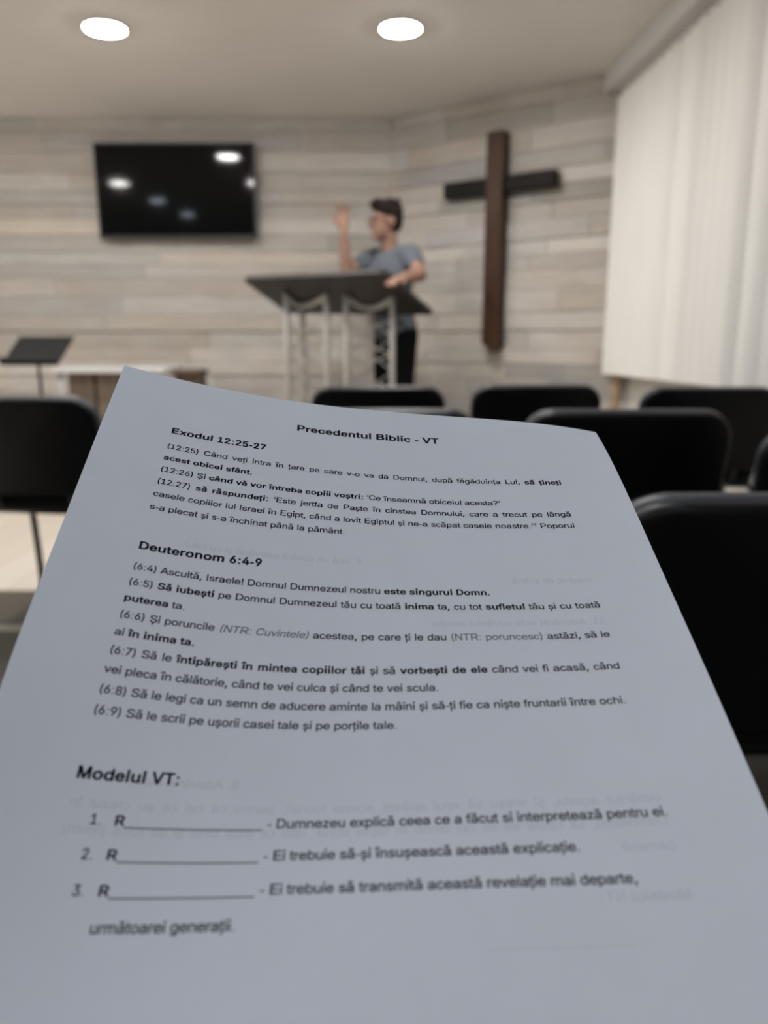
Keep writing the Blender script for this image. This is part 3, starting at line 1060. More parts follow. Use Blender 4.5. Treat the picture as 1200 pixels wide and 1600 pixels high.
REGULAR_OUTLINES = [
[278,[53,71,58,41,74,18,104,-1,139,-8,174,-1,201,16,219,39,225,69,219,99,202,121,176,139,146,145,114,143,84,129,61,104],[70,694,78,231,83,221,94,216,186,216,197,224,200,236,207,704,201,712,189,717,91,717,75,711]],
[191,[45,699,54,444,60,434,71,428,124,429,134,435,137,446,144,704,139,712,129,717,66,717,51,712]],
[278,[33,-144,38,-156,51,-162,121,-162,137,-154,220,91,222,109,214,121,199,125,104,125,84,115]],
[333,[30,208,303,208,303,292,30,292]],
[278,[89,0,189,0,189,100,89,100]],
[278,[89,0,189,0,189,100,89,100],[89,419,189,419,189,519,89,519]],
[556,[165,76,168,44,183,21,211,1,246,-7,281,-4,311,11,334,36,342,64,339,93,325,116,296,137,269,145,231,144,201,132,173,106],[18,539,19,521,31,511,139,511,149,519,161,559,184,592,211,610,259,622,296,622,336,611,366,594,386,569,394,546,394,521,388,499,374,476,339,444,241,384,221,364,203,336,190,291,188,226,193,211,209,205,294,205,310,211,317,224,321,269,336,302,366,329,451,380,487,414,514,456,527,511,527,556,519,591,502,626,477,656,441,684,404,704,364,717,314,725,239,725,199,719,156,707,106,682,69,652,39,614,26,584]],
[333,[90,341,90,241,103,146,123,64,164,-44,196,-110,210,-126,229,-130,299,-128,308,-119,308,-101,255,26,218,151,206,221,200,294,209,394,228,496,258,604,307,726,308,746,302,754,291,757,221,757,207,751,196,736,156,649,126,556,103,454]],
[333,[23,739,64,634,99,521,124,399,132,306,126,214,107,116,80,31,26,-99,23,-114,28,-124,39,-129,111,-130,131,-119,159,-66,195,19,222,106,242,236,240,384,227,469,201,576,164,681,134,741,126,751,114,757,46,757,29,752]],
[556,[33,359,41,244,51,194,69,139,89,99,114,64,166,19,206,0,249,-9,299,-10,336,-4,374,11,411,34,444,66,469,101,499,171,516,254,522,326,522,394,516,461,499,544,472,609,440,654,411,682,386,699,354,714,316,724,244,724,191,709,159,692,130,669,86,611,56,539,41,471],[142,339,145,419,156,484,171,532,196,576,224,604,264,619,301,617,336,601,364,572,387,526,404,464,412,396,412,316,402,241,384,181,360,139,329,110,294,98,249,101,213,121,184,159,163,206,149,271]],
[556,[70,79,71,14,76,5,86,1,481,0,496,3,503,11,505,84,497,99,481,102,371,103,362,106,358,114,357,696,354,709,346,715,234,715,96,610,84,596,83,501,86,490,96,484,112,489,229,579,239,582,244,577,245,119,241,107,231,103,84,101,73,94]],
[556,[55,71,56,14,61,5,71,1,476,0,491,2,499,9,502,86,499,96,491,103,239,105,224,111,228,121,346,251,424,343,459,396,484,454,490,486,490,546,476,601,459,634,439,660,411,684,379,704,346,717,306,725,244,725,204,716,164,699,131,677,101,646,79,612,64,571,58,536,58,501,71,489,141,488,157,491,164,501,176,556,196,589,226,610,264,620,314,614,349,595,374,559,382,511,369,459,337,406,66,99,57,86]],
[556,[28,189,40,126,71,74,119,31,156,11,191,-1,249,-10,296,-10,341,-2,406,26,434,46,459,71,489,119,504,171,507,209,504,249,491,296,467,339,426,379,384,404,319,421,315,429,476,626,480,696,474,712,454,718,89,718,68,711,63,699,63,629,66,619,74,612,304,610,315,606,313,594,176,428,173,414,173,351,178,341,186,336,289,330,324,320,344,309,364,291,382,264,391,234,394,204,384,164,359,128,329,109,281,98,231,101,206,109,184,121,159,149,141,196,131,205,44,207,33,201]],
[556,[22,221,23,159,28,149,36,144,326,140,332,129,333,21,338,6,351,0,416,0,429,1,439,8,442,21,444,134,454,142,514,143,527,149,532,161,532,226,529,241,521,248,456,250,444,259,442,436,436,452,421,457,356,457,344,455,336,449,332,434,332,266,326,252,171,250,161,253,159,259,395,684,399,699,394,712,379,717,309,717,289,708,33,254]],
[556,[50,181,53,151,64,116,93,69,146,23,204,-2,244,-10,286,-10,346,0,407,31,454,76,477,111,492,146,500,179,505,234,501,281,494,316,479,356,461,386,436,417,407,441,351,470,306,479,264,480,229,474,189,461,183,464,180,474,193,594,199,606,211,610,461,612,469,619,472,631,472,699,466,712,446,718,121,718,109,716,99,710,93,689,58,361,61,349,76,340,149,333,163,336,196,357,236,370,279,372,314,364,349,341,374,307,389,264,392,221,381,176,358,136,326,111,286,98,244,100,204,118,178,144,158,194,146,204,64,204,53,196]],
[556,[55,259,58,176,68,136,83,104,106,69,129,45,183,9,219,-4,254,-10,301,-10,334,-4,366,6,399,23,454,74,485,129,500,189,499,271,491,309,476,346,442,394,399,427,349,447,271,454,265,459,268,469,410,686,414,701,409,712,394,717,316,717,304,714,294,705,103,406,68,326],[163,229,173,281,198,324,231,347,279,357,324,347,358,321,382,279,392,226,383,176,359,133,324,105,279,95,234,105,214,116,196,133,173,174]],
[556,[52,694,53,626,58,616,66,611,359,610,372,604,359,569,99,24,101,9,114,1,201,1,215,11,234,49,499,604,502,621,502,704,494,714,479,717,76,717,58,711]],
[556,[40,219,44,146,68,89,91,60,116,39,179,5,251,-10,304,-10,341,-5,379,6,416,24,471,68,497,106,512,146,517,194,514,236,504,274,486,309,465,336,426,369,423,376,456,414,477,449,489,489,492,546,484,591,469,624,452,649,421,679,382,704,341,719,281,726,246,725,204,716,169,702,139,684,109,657,84,622,71,591,63,551,63,506,69,474,83,436,99,413,130,381,132,374,86,332,63,299,46,259],[151,201,162,249,189,285,226,307,276,317,329,307,366,285,394,246,403,201,392,154,367,124,329,103,279,95,226,103,204,112,184,126,160,161],[173,521,181,561,201,592,234,613,271,620,316,614,349,596,371,566,381,521,373,481,351,449,319,429,279,420,234,429,204,448,181,484]],
[556,[55,516,55,451,64,409,79,370,105,331,139,301,184,276,221,266,281,262,289,258,287,246,141,19,145,6,156,1,249,2,269,21,406,233,457,319,476,361,492,406,500,451,499,526,486,582,471,615,451,644,419,677,394,695,361,711,326,722,281,726,239,724,206,716,171,701,144,684,114,657,89,624,74,596,61,559],[163,489,172,539,197,584,234,612,276,620,316,614,354,589,382,541,392,489,384,441,361,398,329,371,279,358,231,369,199,393,174,436]],
[222,[45,449,50,436,64,430,154,430,169,439,212,686,212,704,204,714,136,717,119,707]],
[222,[45,451,50,436,64,430,124,431,140,441,210,684,212,704,204,714,109,717,96,714,88,706]],
[333,[35,454,39,438,54,430,104,431,114,435,121,444,181,691,181,704,174,714,89,717,71,706],[182,456,186,439,199,431,251,431,267,441,329,691,329,704,321,714,236,717,218,706]],
[667,[-2,19,3,6,16,0,104,0,121,6,131,24,188,176,199,188,456,190,469,188,477,179,537,21,546,6,564,0,646,0,659,2,667,9,669,23,659,51,405,699,394,714,379,717,281,717,269,713,261,704,4,41],[239,309,323,549,334,559,342,546,425,314,426,304,414,298,251,298,241,301]],
[667,[62,694,62,24,66,8,86,0,411,0,461,8,501,18,536,33,569,54,602,86,619,114,633,154,638,196,630,259,611,299,581,334,525,374,527,381,561,406,582,429,596,454,603,476,608,519,602,564,591,599,574,629,539,664,504,687,461,704,411,714,369,718,84,717,68,711],[192,121,192,294,195,304,201,309,381,310,419,304,454,289,478,271,494,251,506,226,510,194,500,161,476,134,446,118,401,109,349,105,209,105,197,109],[192,431,192,594,195,604,201,609,359,610,404,604,426,597,451,582,476,544,481,511,469,474,446,446,411,426,356,415,209,415,196,419]],
[722,[32,396,33,314,40,259,58,199,78,156,111,109,156,64,201,33,259,8,321,-7,404,-10,464,-2,521,16,584,51,626,88,664,139,687,189,695,226,686,242,671,245,584,244,571,234,554,196,537,169,494,131,466,118,426,106,381,100,346,103,283,121,233,154,201,191,171,251,161,291,155,336,156,391,168,456,188,504,214,541,241,569,281,594,319,607,364,615,401,614,444,606,486,589,525,561,551,526,571,481,579,473,674,470,691,478,694,499,679,546,660,584,637,616,579,669,534,694,496,709,421,725,331,724,254,707,179,669,128,626,99,591,73,551,43,471]],
[722,[62,694,62,24,68,6,89,0,351,0,404,6,451,16,494,31,541,56,577,81,621,128,652,176,674,234,687,306,690,374,677,474,652,541,614,599,576,637,534,667,479,692,416,709,344,717,84,717,68,711],[188,121,190,604,204,610,364,607,419,594,464,574,500,546,526,512,547,469,560,424,565,381,561,304,549,254,526,206,502,174,472,149,434,129,394,116,341,108,204,105,192,109]],
[667,[72,694,72,24,76,8,86,1,99,0,596,0,616,5,622,19,622,86,619,97,609,104,224,105,211,109,208,121,208,291,214,305,569,308,585,314,590,331,590,399,585,409,576,414,214,417,208,431,210,604,224,610,604,611,614,618,617,629,617,696,614,710,604,716,591,718,96,717,78,711]],
[611,[65,694,65,16,70,6,81,1,179,1,190,6,195,19,195,281,199,294,211,298,519,298,535,304,540,319,540,389,535,399,526,404,211,405,199,409,195,421,197,604,211,610,561,611,570,616,575,626,575,701,567,714,551,717,91,718,71,712]],
[778,[35,389,35,321,46,249,69,184,96,136,144,82,179,54,244,19,296,1,371,-10,436,-10,504,0,571,23,631,59,676,101,707,144,731,204,740,259,740,356,734,370,719,375,434,375,415,369,410,356,410,289,419,271,434,268,594,267,604,265,608,259,595,209,570,169,529,134,476,111,399,100,354,105,306,119,271,136,235,164,209,196,189,231,170,286,163,339,163,384,174,444,196,499,221,536,254,569,296,594,334,607,379,615,419,615,466,606,506,591,551,560,575,531,601,483,611,473,714,470,732,479,732,501,719,541,696,584,672,614,639,646,596,676,556,696,504,714,446,724,399,726,316,719,246,699,174,659,121,611,76,546,48,476]],
[278,[82,0,196,0,196,179,196,358,196,537,196,716,82,716,82,537,82,358,82,179]],
[556,[62,694,62,24,66,9,74,2,89,0,511,0,529,4,537,19,537,86,534,97,524,104,204,105,190,111,187,704,181,712,169,717,81,717,66,710]],
[833,[55,694,55,24,60,6,76,0,149,0,162,4,169,14,168,456,169,469,174,473,184,457,359,19,370,4,389,0,454,1,471,14,646,456,654,470,659,472,662,446,663,14,671,4,684,0,756,0,772,6,778,24,778,694,772,711,756,717,646,717,631,714,623,706,461,294,426,195,419,185,409,195,381,274,209,708,189,717,74,717,59,710]],
[722,[58,694,58,24,63,6,79,0,159,0,172,4,179,14,178,504,184,514,194,505,266,391,524,9,546,0,644,0,659,5,665,24,665,694,660,711,644,717,564,717,551,714,543,704,542,224,541,211,536,207,526,216,196,709,176,717,76,717,61,710]],
[667,[65,694,65,16,70,6,81,1,181,1,192,6,197,19,198,234,201,246,214,250,376,250,431,256,486,270,544,298,594,344,624,396,637,451,639,486,635,534,618,586,589,630,539,672,474,702,431,711,374,717,89,717,70,711],[198,374,198,594,204,608,361,610,406,605,459,584,477,569,491,549,507,504,504,454,484,409,454,381,411,364,366,358,211,358,201,362]],
[722,[72,694,72,24,78,6,94,0,186,0,199,2,207,9,210,24,210,251,214,264,226,268,371,268,386,265,396,254,562,6,584,0,691,0,706,5,712,16,707,31,542,281,546,291,592,316,631,348,657,381,676,426,682,464,679,541,664,586,639,625,601,660,554,687,504,704,444,714,399,718,94,717,78,711],[210,391,210,594,212,604,219,609,394,610,451,602,504,579,522,561,537,536,546,491,538,449,516,414,486,394,456,383,401,375,224,375,214,379]],
[667,[32,189,46,131,60,104,80,79,109,51,139,31,214,1,299,-12,371,-12,421,-7,494,14,564,54,594,84,616,116,634,174,635,221,630,254,617,284,596,311,559,344,491,379,424,401,291,434,231,456,194,486,185,504,182,524,186,544,196,564,229,594,276,612,339,620,399,611,451,589,476,566,496,521,506,512,609,511,622,524,621,554,609,594,586,629,559,656,531,677,464,709,386,725,291,724,246,717,201,704,134,669,84,621,66,589,57,564,53,504,63,456,83,421,123,384,201,343,424,282,459,267,489,246,504,221,506,194,493,159,469,134,434,114,391,101,339,95,296,98,236,114,199,136,178,161,162,204,151,211,49,212,36,205]],
[611,[18,694,18,626,29,612,229,610,243,604,245,16,251,5,264,0,356,2,364,9,367,21,369,601,374,608,384,610,581,612,589,619,592,629,591,706,584,714,569,717,41,717,23,711]],
[722,[60,694,60,214,76,151,108,96,141,61,189,28,246,3,309,-10,381,-12,456,-2,514,18,569,51,599,79,634,126,652,169,661,214,662,694,659,710,644,717,564,717,549,714,542,706,540,261,534,216,514,171,480,134,436,111,381,100,329,101,274,116,233,141,203,179,189,214,183,249,182,704,176,712,166,717,79,717,64,710]],
[667,[-2,699,6,669,264,14,271,5,284,0,381,0,396,3,404,11,414,34,665,681,669,696,667,709,651,717,566,717,551,714,541,705,344,169,336,157,326,168,289,276,125,706,106,717,19,717,4,712]],
[667,[228,-209,233,-221,246,-227,311,-227,328,-219,393,-56,394,-41,389,-30,371,-24,296,-24,281,-27,272,-34],[32,189,46,131,60,104,80,79,109,51,139,31,214,1,299,-13,369,-13,421,-7,494,14,564,54,594,84,616,116,634,174,635,221,630,254,617,284,596,311,559,344,491,379,424,401,291,434,231,456,194,486,185,504,182,524,186,544,196,564,229,594,276,612,339,620,399,611,451,589,476,566,496,521,506,512,609,511,622,524,621,554,609,594,586,629,559,656,531,677,464,709,386,725,291,724,246,717,201,704,134,669,84,621,66,589,57,564,53,504,63,456,83,421,123,384,201,343,424,282,459,267,489,246,504,221,506,194,493,159,469,134,434,114,391,101,339,95,296,98,236,114,199,136,178,161,162,204,151,211,49,212,36,205]],
[556,[18,161,23,106,44,64,84,26,136,1,209,-12,274,-9,316,1,379,32,384,28,388,9,399,1,481,0,496,3,505,21,505,356,499,396,484,431,460,461,429,486,386,507,334,519,279,524,219,519,174,509,119,486,83,461,46,419,35,391,38,381,46,374,139,352,149,357,176,390,201,407,239,420,286,424,329,417,361,399,377,374,381,340,374,331,354,324,181,302,104,279,64,256,41,234,24,202],[141,149,144,166,154,181,191,202,246,214,369,230,379,230,384,224,381,179,369,146,341,116,301,96,236,88,186,96,154,116]],
[556,[45,666,45,24,48,9,64,0,141,1,152,9,156,36,161,40,219,4,264,-9,301,-12,341,-9,374,-2,411,14,451,41,485,76,512,121,527,166,537,239,535,306,524,359,504,406,474,449,441,479,399,504,351,519,319,522,251,519,216,507,171,478,161,476,158,489,158,666,154,681,139,690,61,689,49,682],[158,246,162,306,178,354,206,392,241,414,296,422,346,410,384,379,409,331,422,259,412,191,399,159,381,131,359,110,334,97,304,90,269,91,234,101,211,116,189,141,171,176]],
[500,[18,274,18,226,25,176,39,134,58,96,84,63,116,34,149,13,186,-2,269,-12,316,-7,362,6,399,26,429,50,459,84,479,124,482,146,474,159,391,179,378,171,352,126,326,105,286,91,239,91,206,101,179,121,158,149,143,181,130,251,139,314,164,371,183,394,204,409,256,422,311,414,347,391,375,346,389,337,464,353,479,364,482,376,476,394,461,424,444,447,401,484,344,512,294,522,226,521,169,507,119,480,73,436,44,390,26,339]],
[556,[20,289,23,194,41,128,75,71,109,38,136,19,191,-4,266,-12,306,-7,331,1,394,40,399,35,403,9,414,1,491,0,506,5,512,24,512,666,509,682,494,690,424,690,409,688,401,681,398,666,397,489,394,476,386,477,351,501,321,515,284,522,236,522,171,509,134,491,109,474,76,441,46,394,28,341],[135,246,140,306,156,353,183,391,219,414,271,422,321,412,357,386,385,339,394,304,400,259,389,189,376,156,356,126,339,111,314,98,284,90,246,91,214,101,186,119,166,144,151,171,140,206]],
[556,[22,284,26,196,36,154,54,114,76,81,111,46,148,21,189,3,244,-9,294,-12,341,-9,394,3,446,27,481,53,509,86,525,116,526,134,516,144,429,164,414,156,387,119,359,101,301,88,261,91,221,103,191,121,169,146,151,181,146,209,156,217,514,218,526,220,534,226,537,266,532,329,522,366,506,404,484,436,451,469,421,489,376,509,316,522,246,522,189,509,136,484,88,444,54,396,34,349],[148,324,166,364,196,396,236,416,276,422,324,417,364,399,391,369,410,324,406,315,394,312,161,313,151,316]],
[278,[-20,494,-20,439,-15,426,-1,420,56,419,67,409,69,11,76,4,86,0,161,2,169,9,172,21,173,409,177,416,186,420,261,421,272,429,275,441,275,496,271,510,256,517,179,520,173,531,174,569,182,594,196,607,221,612,259,606,271,612,290,674,291,694,274,709,224,718,169,712,129,694,96,664,78,631,71,606,64,522,54,518,-6,516,-17,509]],
[556,[20,291,21,216,38,144,68,91,90,66,119,44,151,26,186,13,231,5,269,5,309,10,336,19,389,52,394,51,397,44,397,-4,390,-34,375,-59,349,-79,291,-95,249,-95,221,-90,181,-72,138,-29,121,-24,58,-56,44,-71,48,-94,81,-132,121,-161,164,-180,216,-191,281,-195,336,-189,391,-175,436,-152,466,-126,486,-102,499,-76,507,-51,512,-11,512,494,506,512,491,517,414,516,402,506,399,479,394,474,336,509,291,521,221,522,159,504,106,472,61,421,33,361],[135,251,140,311,158,359,186,394,226,416,279,422,309,416,331,407,366,375,389,329,400,261,386,186,372,159,355,136,334,121,309,111,274,105,241,108,211,116,186,131,166,153,151,179,140,211]],
[556,[48,666,48,24,51,9,59,2,74,0,144,0,159,9,162,24,163,291,171,346,188,379,214,402,246,416,286,422,326,415,354,401,374,379,387,349,392,311,394,11,401,3,414,0,486,0,499,4,507,21,507,356,499,401,479,444,447,479,422,496,386,512,341,522,286,522,251,517,211,502,174,478,166,479,163,491,162,666,159,681,144,690,64,689,51,682]],
[222,[50,494,51,14,56,5,69,0,154,1,166,8,170,21,169,504,164,512,154,517,69,517,54,510],[33,671,37,644,48,621,74,599,99,590,131,591,161,606,181,631,190,656,188,691,176,719,149,743,116,752,86,748,56,729,39,704]],
[222,[-42,-106,-42,-164,-39,-177,-26,-184,14,-184,71,-174,111,-154,145,-121,164,-84,170,-49,170,494,167,509,156,516,69,517,58,514,51,505,49,-34,42,-56,31,-71,11,-79,-31,-85,-39,-91],[32,671,38,639,50,619,76,597,106,590,139,594,164,610,184,636,190,671,185,701,169,727,141,746,111,752,81,746,54,727,37,701]],
[222,[54,0,168,0,168,179,168,358,168,537,168,716,54,716,54,537,54,358,54,179]],
[833,[48,494,48,24,49,11,56,4,69,0,141,0,154,3,161,11,162,316,166,346,179,376,201,401,229,416,264,422,294,420,323,409,343,389,356,361,358,21,364,5,379,0,454,0,466,3,473,11,477,351,490,381,509,402,536,417,569,422,604,420,634,409,654,391,666,364,670,339,670,24,673,9,681,2,696,0,766,0,782,9,785,24,784,381,777,414,761,446,740,474,714,495,681,511,646,522,604,527,569,524,499,502,436,457,396,494,376,507,339,521,301,527,264,524,229,514,169,478,161,482,156,510,141,517,61,516,51,509]],
[556,[48,494,48,24,53,6,69,0,139,0,151,2,159,9,162,24,163,286,171,346,188,379,214,402,246,416,286,422,329,414,354,401,374,380,387,349,392,314,392,24,396,9,404,2,416,0,489,0,504,5,510,24,510,334,498,406,484,436,467,459,441,484,411,502,381,514,341,522,284,522,244,515,206,499,169,475,161,480,157,509,144,517,61,516,51,509]],
[556,[20,271,20,229,31,166,48,121,74,81,111,43,144,21,184,3,236,-9,281,-12,349,-4,386,8,439,39,476,73,504,114,524,161,534,214,535,291,527,339,509,389,487,424,446,467,414,489,371,509,314,522,246,522,201,514,146,492,104,462,69,424,46,386,29,336],[138,251,141,291,148,321,176,376,196,396,216,409,244,419,274,422,329,414,354,401,374,384,392,359,407,326,419,254,407,184,381,136,343,104,316,94,289,90,254,91,226,98,184,126,166,149,153,176,143,209]],
[556,[45,494,45,-169,50,-179,61,-184,141,-184,152,-179,157,-166,159,36,169,38,199,15,234,-2,299,-12,374,-2,406,11,439,31,470,59,492,86,522,146,532,189,537,236,534,311,519,374,486,434,441,479,386,509,331,522,264,521,216,507,161,473,156,479,152,509,139,517,59,516,48,509],[158,246,162,306,178,354,206,392,241,414,296,422,346,410,384,379,409,331,422,259,412,191,399,159,381,131,359,110,334,97,304,90,269,91,234,101,211,116,189,141,171,176]],
[333,[45,494,45,16,50,6,61,1,144,1,155,6,160,19,160,319,168,354,189,386,226,409,264,417,321,413,334,418,340,431,340,506,335,516,326,521,269,524,216,512,164,485,159,489,154,509,144,516,66,517,50,511]],
[500,[25,129,37,89,69,48,111,17,164,-2,244,-12,314,-7,369,9,419,36,455,71,476,116,480,149,477,181,459,224,422,259,379,281,336,295,226,318,189,331,169,347,160,371,171,396,191,411,231,424,269,425,296,421,321,411,369,357,381,356,451,370,464,379,467,394,459,416,441,446,411,477,381,497,346,511,294,522,254,524,186,516,131,497,96,476,58,436,42,396,41,341,47,316,61,291,96,258,144,233,329,185,350,166,356,141,346,121,324,104,294,93,256,88,216,91,179,103,156,121,136,156,121,164,41,151,29,142]],
[278,[-20,494,-20,439,-15,426,-1,420,49,419,59,409,60,109,64,86,75,59,109,22,154,0,216,-6,254,-4,279,3,286,11,287,21,270,89,256,97,214,93,189,99,176,114,170,149,171,411,184,420,254,420,270,426,275,441,272,509,256,517,176,520,170,531,170,619,166,632,151,640,81,640,66,635,60,624,58,524,46,518,-9,515,-17,509]],
[556,[48,494,48,156,61,101,94,50,118,29,149,11,179,0,219,-7,266,-7,304,-1,341,12,389,40,394,35,398,9,409,1,486,0,501,5,507,24,507,494,502,511,486,517,416,517,404,515,396,509,392,494,392,216,386,176,371,141,347,116,316,101,274,94,236,98,204,113,183,134,169,166,163,214,162,494,159,509,144,517,64,517,51,510]],
[500,[-4,499,191,11,199,3,211,0,286,0,301,4,315,24,497,476,502,496,499,509,484,517,409,517,394,514,384,506,259,176,251,166,242,176,116,506,96,517,16,517,1,512]],
[500,[3,16,9,5,21,0,109,0,124,4,140,21,241,166,251,172,259,166,374,5,389,0,471,0,492,6,497,19,491,31,330,246,323,261,336,284,484,486,489,499,485,511,464,518,384,517,369,513,261,361,251,355,243,361,150,496,134,513,119,517,39,518,18,511,13,499,18,486,173,276,178,264,161,236,10,34]],
[500,[30,66,31,14,36,5,46,1,444,0,465,6,470,19,470,84,467,94,459,100,214,103,204,105,202,111,459,429,462,441,462,494,457,511,436,518,64,518,43,511,38,499,38,434,41,424,49,417,286,415,296,412,299,406,41,94,33,81]],
[556,[18,161,23,106,44,64,84,26,136,1,209,-12,274,-9,316,1,379,32,384,28,388,9,399,1,481,0,496,3,505,21,505,356,499,396,484,431,460,461,429,486,386,507,334,519,279,524,219,519,174,509,119,486,83,461,46,419,35,391,38,381,46,374,139,352,149,357,176,390,201,407,239,420,286,424,329,417,361,399,377,374,381,340,374,331,354,324,181,302,104,279,64,256,41,234,24,202],[141,149,144,166,154,181,191,202,246,214,369,230,379,230,384,224,381,179,369,146,341,116,301,96,236,88,186,96,154,116],[93,596,98,584,109,578,201,579,214,589,259,647,269,654,279,650,324,589,339,579,431,578,442,584,447,596,437,619,331,749,319,758,304,760,231,760,214,754,103,619]],
[556,[18,161,23,106,44,64,84,26,136,1,209,-12,274,-9,316,1,379,32,384,28,388,9,399,1,481,0,496,3,505,21,505,356,499,396,484,431,460,461,429,486,386,507,334,519,279,524,219,519,174,509,119,486,83,461,46,419,35,391,38,381,46,374,139,352,149,357,176,390,201,407,239,420,286,424,329,417,361,399,377,374,381,340,374,331,354,324,181,302,104,279,64,256,41,234,24,202],[141,149,144,166,154,181,191,202,246,214,369,230,379,230,384,224,381,179,369,146,341,116,301,96,236,88,186,96,154,116],[108,736,111,704,121,671,154,623,179,601,206,586,264,573,289,574,326,583,354,596,377,614,400,639,418,669,428,696,432,729,431,749,421,758,349,759,337,749,329,716,314,693,294,679,269,675,244,680,224,696,211,716,203,749,194,758,121,759,111,751]],
[278,[68,494,68,14,74,5,86,0,196,1,207,9,210,21,209,504,204,512,191,517,89,517,73,511],[-74,596,-70,584,-59,578,52,579,66,588,128,654,139,659,149,655,209,588,223,579,336,578,347,584,352,596,339,620,211,747,196,758,181,760,91,760,76,756,-65,614]],
[500,[25,129,34,96,48,71,68,49,94,28,151,1,240,-16,206,-24,194,-36,155,-199,160,-211,171,-217,231,-217,246,-213,257,-199,314,-41,312,-31,304,-24,260,-16,329,-4,366,8,409,29,434,48,457,74,474,109,480,149,477,181,459,224,419,261,349,291,226,318,191,330,166,351,161,364,162,379,174,399,196,414,231,424,271,425,304,419,324,409,369,357,381,356,451,370,464,379,467,394,459,416,441,446,411,477,381,497,346,511,294,522,254,524,186,516,131,497,96,476,58,436,42,396,41,341,47,316,61,291,96,258,144,233,329,185,350,166,356,141,346,121,324,104,294,93,256,88,216,91,179,103,156,121,136,156,121,164,41,151,29,142]],
[278,[65,-199,70,-211,84,-217,139,-217,156,-208,213,-49,214,-36,209,-28,194,-23,126,-23,114,-24,104,-31],[-20,494,-20,439,-15,426,-1,420,49,419,59,409,60,109,64,86,75,59,109,22,154,0,214,-6,254,-4,279,3,286,11,287,21,270,89,256,97,214,93,189,99,176,114,170,149,171,411,184,420,254,420,270,426,275,441,272,509,256,517,186,518,174,521,170,534,167,656,151,665,81,665,66,660,60,649,58,524,46,518,-9,515,-17,509]]]
